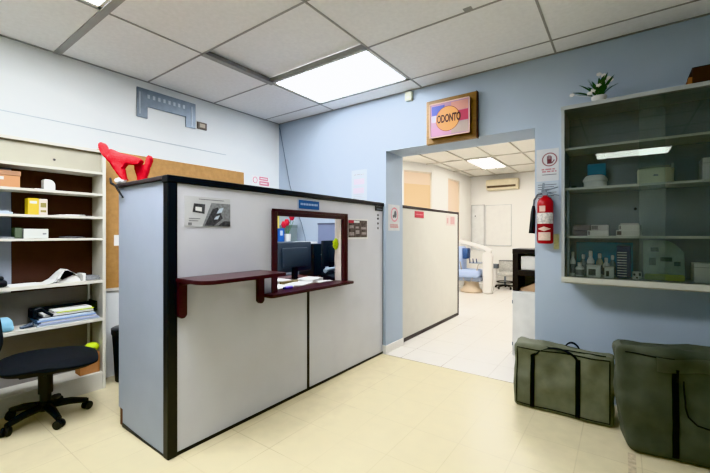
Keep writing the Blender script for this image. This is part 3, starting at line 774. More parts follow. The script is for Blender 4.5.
obj('zip_seam', MB().tube([Vector((x_, -.085, LZ - .002 + .004)) for x_ in [-.29 + .58 * k / 8 for k in range(9)]], .004, 6), WEB, t, True, world=False)
for sx in (-.195, .115):
    obj('strap', ribbon(bv, [(sx, .02 + (LZ - .09) * k / 20) for k in range(21)] + [(sx + (.03 if sx < 0 else -.0), LZ - .05)], .032), WEB, t, world=False)
def handle(y0, dz, dy, x0=-.17, x1=.115):
    pts = []
    for k in range(15):
        s = k / 14; pts.append((x0 + (x1 - x0) * s, y0 + dy * math.sin(PI * s), LZ - .055 + (.055 + dz) * math.sin(PI * s) ** .55))
    return MB().tube(pts, [.015] * 15, 8, True, .3)
obj('handle', handle(-.125, .004, .04), WEB, t, True, world=False)
obj('handle', handle(.08, .03, -.02, .0, .12), WEB, t, True, world=False)

t = thing('canvas_bag', 'larger dark olive canvas bag with a black strap and curved pocket at the right edge', 'bag', (.50, 3.13, 0), math.radians(9))
LX, LY, LZ = 1.12, .27, .675
bm2 = soft_box(LX, LY, LZ, .055, 5, .065, n=26, taper=.0, sag=-.0)
for v in bm2.verts:      # lower left corner is rounded off, top left peaks a little
    h = v.co.z / LZ; s = v.co.x / LX + .5
    if s < .35: v.co.x += max(0, 1 - h) ** 1.6 * .07 * (1 - s / .35)
    v.co.z += .02 * s * h
bv = BVHTree.FromBMesh(bm2)
mb = MB(); mb._add(bm2); obj('body', mb, OLIVED, t, True, world=False)
fl_ = MB()
rows = []
for j in range(7):
    z_ = LZ - .04 - j * .014
    rows.append([fl_.bm.verts.new((x_, front_y(bv, x_, z_) - .006 - .006 * (noise.noise(Vector((x_ * 7, j * .4, 0))) + .6), z_ - .012 * noise.noise(Vector((x_ * 5, 1, 3))))) for x_ in [-.35 + .86 * k / 26 for k in range(27)]])
for j in range(6):
    for k in range(26): fl_.bm.faces.new((rows[j][k], rows[j][k + 1], rows[j + 1][k + 1], rows[j + 1][k]))
bmesh.ops.solidify(fl_.bm, geom=fl_.bm.faces[:], thickness=.004)
obj('top_flap', fl_, mat('paler olive canvas', '#6a6e60', .8, var=.14, scale=10, bump=.15, bscale=300), t, True, world=False)  # flap canvas is paler than the bag body
obj('seam', MB().tube([Vector((x_, front_y(bv, x_, LZ - .045) - .002, LZ - .045)) for x_ in [-.5 + .24 * k / 10 for k in range(11)]], .004, 6), WEB, t, True, world=False)
obj('strap', ribbon(bv, [(-.258, .03 + .54 * k / 20) for k in range(21)], .034, .006), WEB, t, world=False)
pkp = [(-.215, .50), (-.21, .35), (-.195, .29), (-.155, .25), (-.08, .235), (.1, .235), (.3, .235)]
obj('pocket_seam', MB().tube([Vector((x_, front_y(bv, x_, z_) - .002, z_)) for x_, z_ in dense(pkp, 5)], .005, 6), WEB, t, True, world=False)

# ------------------------------------------------------------------ left wall things
t = thing('pin_board', 'large ochre brown board fixed to the white wall beside the bookcase', 'board', (XW, 2.2, .86))
obj('board', MB().box(XW, XW + .018, 1.385, 3.06, .87, 2.212), OCHRE, t)
obj('rail', MB().box(XW, XW + .02, 1.385, 3.06, .845, .87), CREAM, t)
sheet_x('wall_note', XW + .0185, 1.525, 1.60, 1.285, 1.39, PAPER, 'small white paper pinned to the ochre board near the bookcase', 'note')
t = thing('mounting_plate', 'grey metal mounting plate shaped like an upturned U high on the white wall', 'mounting plate', (XW, 2.06, 2.62))
obj('plate', MB().prism([(1.737, 2.925), (2.383, 2.922), (2.383, 2.632), (2.262, 2.632), (2.262, 2.744), (1.845, 2.742), (1.845, 2.616), (1.737, 2.618)], XW + .001, XW + .016, 'x', .003), STEEL, t)
ri = MB()
for k in range(8): ri.box(XW + .016, XW + .019, 1.84 + k * .055, 1.865 + k * .055, 2.83, 2.87)
ri.box(XW + .016, XW + .019, 1.76, 1.77, 2.65, 2.88).box(XW + .016, XW + .019, 2.33, 2.34, 2.65, 2.88)
obj('slots', ri, mat('pale steel', '#a8b1b8', .4, .6), t)
t = thing('socket_box', 'small dark wall socket box beside the mounting plate', 'socket', (XW, 2.46, 2.64))
obj('box', MB().box(XW, XW + .02, 2.405, 2.525, 2.645, 2.728, .004), mat('taupe box', '#6b6258', .6), t)
obj('insert', MB().box(XW + .02, XW + .024, 2.43, 2.5, 2.665, 2.71, .002), mat('beige insert', '#b9ad9b', .6), t)
t = sheet_x('red_notice', XW + .0005, 3.20, 3.52, 2.06, 2.20, PAPER, 'white notice with red print on the white wall near the corner', 'notice')
obj('ring', MB().tube([(XW + .004, 3.255 + .035 * math.cos(a * PI / 8), 2.14 + .04 * math.sin(a * PI / 8)) for a in range(17)], .006, 5), PINK, t)
for q in ((3.325, 3.48, 2.145, 2.195), (3.325, 3.5, 2.075, 2.135)): obj('red_panel', MB().box(XW + .003, XW + .004, *q), mat('rose print', '#cf8494', .7, var=.15, scale=50), t)
for z in (2.165, 2.10): obj('text', lines_x(XW + .0045, [(3.345, 3.465, z)], .012), PAPER, t)

# bin
t = thing('waste_bin', 'black waste bin behind the bookcase end', 'bin', (-3.87, 1.58, 0))
obj('bucket', MB().lathe([(.10, 0), (.105, .005), (.13, .47), (.135, .5), (.12, .5), (.115, .45)], (-3.87, 1.58, 0), 28), BLKP, t, True)
obj('bag_rim', MB().lathe([(.137, .45), (.139, .5), (.13, .506)], (-3.87, 1.58, 0), 28), mat('black bag', '#222428', .3), t, True)

# ------------------------------------------------------------------ bookcase
BX0, BX1 = XW + .003, -3.80
BY0, BY1 = -.30, 1.368
t = thing('bookcase', 'tall cream open bookcase against the white wall', 'bookcase', ((BX0 + BX1) / 2, .55, 0))
obj('side_panel', MB().box(BX0, BX1, BY1 - .026, BY1, 0, 2.15, .002), CREAM, t)
obj('side_panel', MB().box(BX0, BX1, BY0, BY0 + .026, 0, 2.15, .002), CREAM, t)
obj('top_panel', MB().box(BX0, BX1, BY0, BY1, 2.135, 2.158, .002), CREAM, t)
SHELF = [1.955, 1.762, 1.555, 1.363, .987, .643]
for k, z in enumerate(SHELF):
    th = .028 if k >= 4 else .019
    obj('shelf', MB().box(BX0 + .012, BX1, BY0 + .026, BY1 - .026, z - th, z, .002), CREAM, t)
obj('plinth', MB().box(BX1 - .02, BX1 - .004, BY0 + .026, BY1 - .026, .0, .13), CREAM, t)
obj('shelf', MB().box(BX0 + .012, BX1 + .002, BY0 + .026, BY1 - .026, .13, .155, .002), CREAM, t)
obj('header_panel', MB().box(BX1 - .05, BX1 - .035, BY0 + .026, BY1 - .026, 1.955, 2.135), CREAM2, t)
obj('screw_hole', MB().lathe([(.008, 0), (.01, .004)], (BX1 - .034, 1.0, 2.02), 12, M=Matrix.Rotation(PI / 2, 4, 'Y')), BRNCAP, t)
obj('back_panel', MB().box(BX0, BX0 + .01, .775, BY1 - .026, .92, 1.95), BROWN, t)
obj('back_panel', MB().box(BX0, BX0 + .012, BY0 + .026, BY1 - .026, .03, .92), GREYB, t)
gp = MB().box(BX0, BX0 + .01, BY0 + .026, .775, .985, 1.95).box(BX0 + .01, BX0 + .014, .70, .72, .985, 1.95)
obj('back_panel', gp, mat('blue grey back board', '#98a0ad', .6, var=.05), t)
obj('support_strip', MB().box(BX0 + .015, BX0 + .03, 1.30, 1.318, .16, .95), WHT, t)

SHELF = [z + .0015 for z in SHELF]
t = thing('storage_box', 'brown lidded storage box with a white label on the upper bookcase shelf', 'box', (-3.93, .66, SHELF[1]))
obj('box', MB().box(-4.02, -3.83, .52, .785, SHELF[1], SHELF[1] + .105, .002), mat('tan box card', '#b4845c', .7, var=.05), t)
obj('lid', MB().box(-4.025, -3.825, .515, .79, SHELF[1] + .09, SHELF[1] + .128, .003), mat('tan box lid', '#9a7458', .7, var=.05), t)
obj('label_plate', MB().box(-3.829, -3.828, .63, .69, SHELF[1] + .055, SHELF[1] + .078), WHT, t)
t = thing('tape_dispenser', 'small white rounded box on the upper shelf right of the brown box', 'box', (-3.87, .97, SHELF[1]))
obj('body', MB().prism([(.935, SHELF[1]), (1.008, SHELF[1]), (1.008, SHELF[1] + .055), (.995, SHELF[1] + .078), (.975, SHELF[1] + .087), (.935, SHELF[1] + .088)], -3.92, -3.835, 'x', .004), WHT, t, True)
one('paper_slip', MB().box(-3.95, -3.82, .875, .93, SHELF[1], SHELF[1] + .004), PAPER, 'loose white slip beside the small white box', 'paper')
t = thing('yellow_box', 'yellow carton on the second shelf', 'carton', (-3.88, .87, SHELF[2]))
obj('box', MB().box(-3.93, -3.84, .834, .902, SHELF[2], SHELF[2] + .132, .002), YELL, t)
obj('print', MB().box(-3.84, -3.839, .845, .89, SHELF[2] + .09, SHELF[2] + .11), PAPER, t)
t = thing('printed_box', 'pinkish white printed carton touching the yellow carton', 'carton', (-3.88, .93, SHELF[2]))
obj('box', MB().box(-3.93, -3.84, .904, .958, SHELF[2], SHELF[2] + .13, .002), mat('pinkish card', '#d9ccc2', .7), t)
for q in ((.06, .1), (.02, .04)): obj('print', MB().box(-3.84, -3.839, .912, .95, SHELF[2] + q[0], SHELF[2] + q[1]), mat('olive print', '#8a7f4a', .7), t)
one('paper_stack', MB().box(-3.98, -3.82, .5, .74, SHELF[2], SHELF[2] + .014).box(-3.97, -3.83, .53, .72, SHELF[2] + .014, SHELF[2] + .022), PAPERB, 'pale blue papers at the left of the second shelf', 'paper')
one('paper_slip', MB().box(-3.96, -3.815, 1.03, 1.17, SHELF[2], SHELF[2] + .007).box(-3.94, -3.83, 1.08, 1.22, SHELF[2] + .007, SHELF[2] + .011), PAPER, 'thin white papers at the right of the second shelf', 'paper')
t = thing('white_box', 'low white carton on the third bookcase shelf', 'carton', (-3.9, .885, SHELF[3]))
obj('box', MB().box(-3.97, -3.835, .808, .962, SHELF[3], SHELF[3] + .077, .002), mat('greyish card', '#c9ccc6', .7), t)
obj('print', MB().box(-3.835, -3.834, .925, .95, SHELF[3] + .03, SHELF[3] + .045), GREYL, t)
one('green_pack', MB().box(-3.95, -3.84, .755, .80, SHELF[3], SHELF[3] + .085, .006), mat('dull green', '#4f5a48', .6), 'dull green packet behind the left end of the low white carton', 'packet')
one('paper_slip', MB().box(-3.98, -3.82, .5, .75, SHELF[3], SHELF[3] + .008).box(-3.97, -3.85, .6, .78, SHELF[3] + .008, SHELF[3] + .014), GREYL, 'grey papers at the left of the third bookcase shelf', 'paper')
one('black_tool', MB().tube([(-3.86, 1.04, SHELF[3] + .008), (-3.85, 1.1, SHELF[3] + .01), (-3.86, 1.16, SHELF[3] + .007), (-3.87, 1.23, SHELF[3] + .007)], [.005, .008, .008, .004], 8), DARKP, 'dark pen like tool lying on the third bookcase shelf', 'tool', smooth=True)
# shelf 5: folded big papers, notebook, black object
zc = SHELF[4]
cs = MB()
for k in range(5):
    q = k * .006
    cs.prism([(.95 + k * .02, zc + q), (1.0 + k * .01, zc + .028 + q), (1.055 + k * .004, zc + .088 + q), (1.085, zc + .085 + q), (1.17 - k * .01, zc + .055 + q), (1.17 - k * .01, zc + .052 + q), (1.085, zc + .08 + q), (1.06, zc + .078 + q), (1.01, zc + .02 + q), (.97 + k * .02, zc + q)], -3.985 + .01 * k, -3.83 + .004 * k, 'x')
cs.prism([(1.02, zc), (1.065, zc + .07), (1.085, zc + .075), (1.165, zc + .048), (1.19, zc)], -3.97, -3.84, 'x')
one('curled_paper', cs, PAPER, 'large curled white papers on the shelf below the low white carton', 'paper')
t = thing('paper_pile', 'pile of white sheets right of the curled paper', 'paper', (-3.9, 1.14, SHELF[4]))
obj('sheets', MB().box(-3.98, -3.83, 1.205, 1.222, SHELF[4], SHELF[4] + .05, .003).box(-3.97, -3.84, 1.20, 1.225, SHELF[4] + .05, SHELF[4] + .062), PAPER, t)
one('notebook', MB().box(-3.97, -3.83, 1.225, 1.335, SHELF[4], SHELF[4] + .022, .003).box(-3.96, -3.84, 1.23, 1.33, SHELF[4] + .022, SHELF[4] + .036), GREYL, 'grey notebooks at the right end of the curled paper shelf', 'notebook')
one('flat_paper', MB().box(-4.0, -3.805, .72, .92, SHELF[4], SHELF[4] + .005), PAPER, 'flat white sheet left of the curled paper', 'paper')
t = thing('black_case', 'black rounded case at the left edge of the curled paper shelf', 'case', (-3.9, .62, SHELF[4]))
obj('case', MB().box(-3.98, -3.83, .50, .715, SHELF[4], SHELF[4] + .055, .02, 3).box(-3.96, -3.86, .58, .70, SHELF[4] + .05, SHELF[4] + .085, .015, 3), BLKP, t, True)
# shelf 6
t = thing('document_pile', 'stack of bluish white documents at the right of the lower shelf', 'documents', (-3.92, 1.1, SHELF[5]))
for k in range(5):
    obj('folder', MB().box(-4.0, -3.812 + .006 * (k % 2), .885 + .012 * (k % 3), 1.322 - .01 * k, SHELF[5] + k * .013, SHELF[5] + k * .013 + .012, .001), [PAPERB, mat('lilac folder', '#a9b2d2', .6), PAPER, mat('blue folder', '#8ea6cc', .6), PAPERB][k], t)
zt = SHELF[5] + .066
t = thing('letter_tray', 'black letter tray of papers on top of the document stack', 'letter tray', (-3.92, 1.09, zt))
tr = MB().box(-4.0, -3.83, .87, 1.31, zt, zt + .006).box(-4.0, -3.83, .87, .878, zt, zt + .06).box(-4.0, -3.99, .87, 1.31, zt, zt + .07).box(-4.0, -3.83, 1.302, 1.31, zt, zt + .085)
tr.tube([(-3.835, .875, zt + .005), (-3.83, .875, zt + .075), (-3.83, .91, zt + .085), (-3.83, .94, zt + .05), (-3.83, .99, zt + .015)], .012, 8)
obj('tray', tr, BLKP, t)
obj('papers', MB().box(-3.985, -3.835, .93, 1.28, zt + .006, zt + .026).box(-3.98, -3.835, 1.0, 1.27, zt + .033, zt + .046), PAPER, t)
obj('lime_folder', MB().box(-3.985, -3.828, 1.02, 1.285, zt + .026, zt + .033), LIME, t)
ct = MB()
b = soft_box(.14, .12, .10, .03, 9, .02, n=8); ct._add(b)
ct.xf(Matrix.Translation((-3.88, .70, SHELF[5])))
one('folded_cloth', ct, SKYB, 'folded light blue cloth at the left of the lower shelf', 'cloth', smooth=True)
one('marker_pen', MB().tube([(-3.85, .80, SHELF[5] + .012), (-3.85, .86, SHELF[5] + .03)], .012, 10).tube([(-3.86, .79, SHELF[5] + .012), (-3.87, .87, SHELF[5] + .012)], .01, 10), mat('slate pen', '#5b6878', .5), 'slate grey pens between the blue cloth and the documents', 'pen')
t = thing('small_carton', 'small brown carton on the bottom shelf of the bookcase', 'carton', (-3.88, 1.25, .156))
obj('box', MB().box(-3.95, -3.83, 1.18, 1.33, .1565, .335, .002), CARD, t)
obj('tape', MB().box(-3.9, -3.88, 1.179, 1.331, .3355, .337), CREAM2, t)
t = thing('tape_ball', 'yellow green ball of tape on the small brown carton', 'ball', (-3.87, 1.285, .338))
obj('ball', MB().ball((-3.87, 1.28, .381), (.05, .058, .042)), LIME, t, True)
obj('core', MB().ball((-3.825, 1.28, .371), (.012, .02, .014)), mat('olive core', '#6f7a20', .7), t, True)

# ------------------------------------------------------------------ office chair
cx, cy = -3.535, .87
t = thing('office_chair', 'black fabric office swivel chair in front of the bookcase', 'chair', (cx, cy, 0))
SR = math.radians(74)
def chM(z): return Matrix.Translation((cx + .05, cy + .01, z)) @ Matrix.Rotation(SR, 4, 'Z')
st = MB(); b = bmesh.new()
bmesh.ops.create_cube(b, size=1); bmesh.ops.subdivide_edges(b, edges=b.edges[:], cuts=11, use_grid_fill=True)
for v in b.verts:
    x_, y_, z_ = v.co.x * 2, v.co.y * 2, v.co.z * 2
    q = max(abs(x_), abs(y_), 1e-6); l = (abs(x_) ** 4 + abs(y_) ** 4) ** .25
    k = q / l if l > 0 else 1
    px, py = x_ * k * .30, y_ * k * .275
    rr = (abs(x_ * k) ** 3 + abs(y_ * k) ** 3) ** (1 / 3)
    th = .045 * math.sqrt(max(0.02, 1 - rr ** 6 * .95))
    v.co = Vector((px, py, z_ * th - .015 * (max(0, px / .30)) ** 2 + .012 * rr ** 3 * (1 if px < 0 else .2)))
st._add(b); st.xf(chM(.445))
obj('seat', st, BLKF, t, True)
obj('seat_plate', MB().box(-.16, .16, -.15, .15, -.03, 0, .008, 2, chM(.415)), BLKP, t)
obj('lever', MB().tube([chM(.40) @ Vector(q) for q in ((0, -.02, 0), (-.02, -.2, -.005), (-.02, -.24, -.005))], [.008, .008, .014], 8), BLKP, t, True)
obj('column', MB().lathe([(.035, .09), (.035, .2), (.045, .2), (.045, .35), (.055, .35), (.06, .388)], (cx, cy, 0), 20), BLKP, t, True)
bk = MB(); b = bmesh.new(); bmesh.ops.create_cube(b, size=1); bmesh.ops.subdivide_edges(b, edges=b.edges[:], cuts=9, use_grid_fill=True)
for v in b.verts:
    x_, y_, z_ = v.co.x * 2, v.co.y * 2, v.co.z * 2
    q = max(abs(y_), abs(z_), 1e-6); l = (abs(y_) ** 4 + abs(z_) ** 4) ** .25; k = q / l if l > 0 else 1
    rr = (abs(y_ * k) ** 3 + abs(z_ * k) ** 3) ** (1 / 3)
    v.co = Vector((x_ * .04 * math.sqrt(max(.03, 1 - .95 * rr ** 6)) + .03 * (y_ * k) ** 2, y_ * k * .21, z_ * k * .2))
bk._add(b); bk.xf(chM(.71) @ Matrix.Translation((-.33, 0, 0)) @ Matrix.Rotation(-.12, 4, 'Y'))
obj('backrest', bk, BLKF, t, True)
obj('back_bar', MB().tube([chM(0) @ Vector(q) for q in ((-.1, 0, .41), (-.3, 0, .41), (-.385, 0, .47), (-.395, 0, .72))], .02, 8), BLKP, t, True)
bs = MB(); wheels = []
a0 = math.radians(3)
for k in range(5):
    a = a0 + k * 2 * PI / 5
    d = Vector((math.cos(a), math.sin(a), 0)); c = Vector((cx, cy, 0))
    bs.tube([c + Vector((0, 0, .105)), c + d * .15 + Vector((0, 0, .095)), c + d * .25 + Vector((0, 0, .072))], [.032, .027, .02], 8)
    wheels.append((c + d * .255, a))
bs.lathe([(.045, .07), (.05, .08), (.05, .13), (.04, .14)], (cx, cy, 0), 18)
obj('star_base', bs, BLKP, t, True)
for c, a in wheels:
    w = MB(); s = Vector((-math.sin(a + .6), math.cos(a + .6), 0))
    for o in (-.016, .016):
        R = Matrix.Translation(c + s * o + Vector((0, 0, .031))) @ Matrix.Rotation(a + .6, 4, 'Z') @ Matrix.Rotation(PI / 2, 4, 'X')
        w.lathe([(.02, -.011), (.031, -.008), (.031, .008), (.02, .011)], (0, 0, 0), 18, M=R)
    w.tube([c + Vector((0, 0, .03)), c + Vector((0, 0, .085))], .01, 8)
    obj('caster', w, BLKP, t, True)

# ------------------------------------------------------------------ antler headband on the partition end
AZ = math.radians(36)
t = thing('antler_headband', 'red plush antler headband resting on the left end of the partition', 'headband', (-2.95, 1.18, 1.768), AZ)
S = .00735
def ap(px, py, d=0): return Vector(((px - 120) * S, d, (184 - py) * S))
def plush(outline, d, th):
    """flat stuffed shape: outline in the headband's own plane, rounded like a cushion"""
    mb = MB(); P = [ap(x_, y_) for x_, y_ in outline]
    mb.prism([(p.x, p.z) for p in P], d - th, d + th, 'y')
    bmesh.ops.triangulate(mb.bm, faces=[f for f in mb.bm.faces if len(f.verts) > 4])
    bmesh.ops.subdivide_edges(mb.bm, edges=mb.bm.edges[:], cuts=1)
    bmesh.ops.remove_doubles(mb.bm, verts=mb.bm.verts, dist=.0005)
    bmesh.ops.triangulate(mb.bm, faces=mb.bm.faces[:])
    bmesh.ops.subdivide_edges(mb.bm, edges=mb.bm.edges[:], cuts=1)
    for q in range(6): bmesh.ops.smooth_vert(mb.bm, verts=mb.bm.verts, factor=.5, use_axis_x=True, use_axis_y=True, use_axis_z=True)
    for v in mb.bm.verts: v.co += Vector((0, .006 * noise.noise(v.co * 60), 0))
    return mb
o1 = [(119, 181), (112, 172), (106, 164), (100, 156), (96, 150), (95.5, 145), (99, 142.5), (103, 146), (104, 150), (105.5, 156), (107, 155), (106, 151), (109, 149.5), (113, 152), (121, 154.5), (128, 156), (136, 158), (139, 161), (136, 166), (129, 166), (124, 164.5), (121, 169), (121.5, 176), (124, 181)]
obj('antler', plush(o1, -.005, .03), PLUSH, t, True, world=False)
o2 = [(130, 181), (128.5, 174), (126.5, 168), (128, 163), (133, 162.5), (136.5, 165), (138.5, 161), (139.5, 156), (142.5, 154), (145, 157), (144.5, 161), (142, 167), (140.5, 173), (139, 179), (136.5, 182)]
obj('antler', plush(o2, .045, .024), PLUSH, t, True, world=False)
fu = MB()
for k in range(9):
    fu.ball(ap(113.5 + k * .9, 181 + .5 * math.sin(k * 2), -.01), .016 + .004 * (k % 2), u=10, v=8)
obj('fur_trim', fu, FUR, t, True, world=False)
obj('band', MB().tube([ap(108, 179, -.02), ap(111, 184, -.045), ap(116, 187, -.05), ap(119, 192, -.05), ap(124, 198.5, -.06)], [.007, .009, .009, .008, .006], 8), BLKF, t, True, world=False)

# ------------------------------------------------------------------ behind the service window
t = thing('reception_desk', 'dark wooden reception desk behind the service window', 'desk', (-2.8, 2.6, 0))
obj('desktop', MB().box(-3.15, -2.37, 1.35, 3.66, .885, .915, .003), mat('dark desk top', '#6b4a48', .35, var=.15), t)
for y in (1.40, 3.60): obj('side_panel', MB().box(-3.1, -2.38, y, y + .03, 0, .885), LAM, t)
zd = .9165
def monitor(x, y0, y1, zb, zt_, label, m, rz=0.0):
    t = thing('computer_monitor', label, 'monitor', (x, (y0 + y1) / 2, zd), 0, 'computer monitors behind the service window')
    ym = (y0 + y1) / 2
    obj('screen_back', MB().box(x - .035, x, y0, y1, zb, zt_, .008).box(x, x + .03, y0 + .08, y1 - .08, zb + .05, zt_ - .06, .01), m, t, True)
    obj('neck', MB().box(x - .01, x + .02, ym - .03, ym + .03, zd + .012, zb + .06), BLKP, t)
    obj('stand_base', MB().box(x - .09, x + .09, ym - .11, ym + .11, zd, zd + .014, .005), BLKP, t)
MON = mat('monitor plastic', '#3f464e', .4, var=.05)
monitor(-2.80, 2.50, 3.02, 1.0, 1.315, 'grey backed computer monitor at the left of the service window', MON)
monitor(-2.72, 3.13, 3.40, 1.03, 1.325, 'narrow dark monitor at the right of the service window', mat('dark monitor plastic', '#23282d', .4))
t = thing('computer_tower', 'dark computer tower with small lights between the two monitors', 'computer', (-2.95, 3.19, zd))
obj('case', MB().box(-3.1, -2.86, 3.13, 3.33, zd, 1.285, .005), mat('tower plastic', '#20262b', .4), t)
obj('front_lights', MB().box(-2.86, -2.858, 3.27, 3.30, 1.22, 1.25).box(-2.86, -2.858, 3.25, 3.29, 1.15, 1.17), mat('pale lights', '#8fa3a0', .4), t)
t = thing('desk_telephone', 'black desk telephone with a pale handset below the right monitor', 'telephone', (-2.66, 3.11, zd))
obj('base', MB().prism([(-2.60, zd), (-2.43, zd), (-2.43, zd + .03), (-2.60, zd + .075)], 2.95, 3.15, 'y', .006), BLKP, t)
obj('handset', MB().tube([(-2.55, 2.96, zd + .09), (-2.55, 3.01, zd + .105), (-2.55, 3.09, zd + .105), (-2.55, 3.14, zd + .09)], [.024, .02, .02, .024], 10), mat('pale blue grey plastic', '#9fb0bb', .4), t, True)
def sheets(x0, x1, y0, y1, z, n, label, rz, m=PAPER):
    mb = MB()
    for k in range(n):
        M = Matrix.Translation(((x0 + x1) / 2, (y0 + y1) / 2, z + k * .004)) @ Matrix.Rotation(rz + .05 * math.sin(k * 2.3), 4, 'Z')
        mb.box(-(x1 - x0) / 2, (x1 - x0) / 2, -(y1 - y0) / 2, (y1 - y0) / 2, 0, .003, 0, 2, M)
    return one('paper_sheets', mb, m, label, 'paper', 'papers behind the service window')
sheets(-2.60, -2.39, 2.07, 2.36, zd, 4, 'loose white papers on the desk just inside the window sill', .15)
sheets(-2.85, -2.64, 2.28, 2.56, zd, 9, 'white paper stack on the desk below the left monitor', -.1)
sheets(-2.60, -2.42, 2.42, 2.66, zd, 3, 'white papers on the desk right of the purple pen', .3)
sheets(-2.66, -2.48, 2.66, 2.86, zd, 9, 'thick white paper pile under the right edge of the left monitor', .2)
sheets(-2.47, -2.40, 2.72, 2.90, zd, 3, 'white papers beside the telephone', -.2)
one('tan_folder', MB().box(-2.622, -2.602, 2.39, 2.62, zd, zd + .03, .003), mat('olive tan card', '#8a7d5a', .7), 'tan folder edge lying between the paper stacks', 'folder')
t = thing('purple_pen', 'small purple pen case on the window sill papers', 'pen', (-2.31, 2.20, .931))
obj('case', MB().tube([(-2.31, 2.17, .943), (-2.30, 2.24, .943)], .012, 10), mat('purple', '#6a58c0', .5), t, True)
obj('cap', MB().tube([(-2.311, 2.15, .943), (-2.31, 2.17, .943)], .009, 8), NAVY, t, True)
# filing cabinet in the corner
t = thing('filing_cabinet', 'grey filing cabinet in the office corner seen through the service window', 'cabinet', (-3.75, 3.42, 0))
obj('case', MB().box(-4.04, -3.5, 3.0, 3.66, 0, 1.30, .004), mat('grey steel', '#8d97a3', .45, .2), t)
for k in range(4):
    z = .04 + k * .31
    d = obj('drawer', MB().box(-3.5, -3.485, 3.02, 3.64, z, z + .295, .003), mat('pale grey steel', '#a7b0bb', .45, .2), t)
    obj('handle', MB().box(-3.485, -3.465, 3.28, 3.38, z + .2, z + .22, .004), STEEL, d)
zf = 1.302
t = thing('flower_vase', 'white cup of red flowers on the filing cabinet', 'flowers', (-3.54, 3.36, zf))
obj('cup', MB().lathe([(.035, 0), (.042, .005), (.048, .10), (.042, .1)], (-3.54, 3.36, zf), 20), WHT, t, True)
sm = MB()
fl4 = []
for (dx, dy, dz) in ((0, -.07, .22), (.02, .05, .32), (-.02, .0, .25), (.02, .09, .27)):
    sm.tube([(-3.54, 3.36, zf + .08), (-3.54 + dx * .6, 3.36 + dy * .5, zf + .17), (-3.54 + dx, 3.36 + dy, zf + dz)], .004, 6); fl4.append((-3.54 + dx, 3.36 + dy, zf + dz))
obj('stems', sm, mat('stem green', '#4f7a4a', .6), t)
for q, c in enumerate(fl4[:3]):
    fb = MB()
    for k in range(6):
        a = k * PI / 3; fb.ball((c[0] + .012, c[1] + .026 * math.cos(a), c[2] + .026 * math.sin(a)), (.016, .022, .022), u=8, v=6)
    fb.ball((c[0] + .02, c[1], c[2]), .02, u=8, v=6)
    obj('flower', fb, mat('red petal', '#c02a3c', .7, var=.15), t, True)
t = thing('blue_binder', 'blue binder standing on the filing cabinet left of the flowers', 'binder', (-3.6, 3.24, zf))
obj('cover', MB().box(-3.7, -3.52, 3.19, 3.29, zf, zf + .17, .004), mat('bright blue', '#2f62b0', .5), t)
obj('spine_label', MB().box(-3.52, -3.519, 3.22, 3.26, zf + .08, zf + .14), PAPERB, t)
t = thing('grey_box', 'grey green box on the filing cabinet right of the flowers', 'box', (-3.7, 3.52, zf))
obj('box', MB().box(-3.8, -3.62, 3.47, 3.62, zf, zf + .215, .004), mat('grey green card', '#7d8a8a', .6), t)
obj('lid', MB().box(-3.805, -3.615, 3.465, 3.625, zf + .18, zf + .22, .004), mat('grey green lid', '#6f7c7c', .6), t)
t = thing('yellow_poster', 'yellow poster on the white wall behind the blue binder', 'poster', (XW, 3.6, 1.45))
obj('sheet', MB().box(XW - .0005, XW + .003, 3.47, 3.688, 1.45, 1.72), mat('lemon paper', '#f0dc6a', .7), t)
obj('print', MB().box(XW + .003, XW + .004, 3.52, 3.66, 1.5, 1.56), mat('pale lemon', '#f6efb8', .7), t)
# printer
t = thing('desk_printer', 'white printer on a side table in the office corner', 'printer', (-3.36, 3.53, .915))
obj('body', MB().box(-3.46, -3.26, 3.36, 3.64, 1.05, 1.30, .012), WHT, t, True)
obj('slot', MB().box(-3.26, -3.256, 3.42, 3.58, 1.17, 1.23, .002), DARKP, t)
obj('pedestal', MB().box(-3.45, -3.27, 3.38, 3.62, 0.0, 1.05, .004), mat('grey pedestal', '#7a828c', .5), t)
t = thing('notice_board', 'lavender grey board with a dark top edge on the blue wall behind the monitors', 'board', (-3.13, YB, 1.05))
obj('board', MB().box(-3.28, -2.985, YB - .02, YB - .001, 1.05, 1.535), mat('lavender grey', '#7f8aa8', .6, var=.04), t)
obj('top_rail', MB().box(-3.285, -2.98, YB - .026, YB - .001, 1.525, 1.545), mat('slate rail', '#5c6478', .5), t)
t = thing('ribbon_flower', 'lime green ribbon flower hanging at the right side of the service window', 'ornament', (-2.345, 2.90, .93))
fb = MB()
for k in range(7):
    a = k * 2 * PI / 7; fb.ball((-2.335, 2.885 + .03 * math.cos(a), 1.30 + .035 * math.sin(a)), (.012, .024, .026), u=8, v=6)
fb.ball((-2.33, 2.885, 1.30), .022, u=8, v=6)
obj('bloom', fb, LIME, t, True)
obj('ribbon', MB().sheet(lambda u, v: (-2.345 + .004 * math.sin(v * 9), 2.878 + .02 * u + .006 * math.sin(v * 7), .932 + .35 * v), 2, 14), mat('pale ribbon', '#e0d8d4', .7), t, True)
obj('hanging_cord', MB().tube([(-2.34, 2.895, 1.3), (-2.34, 2.899, 1.545)], .003, 6), WHT, t)

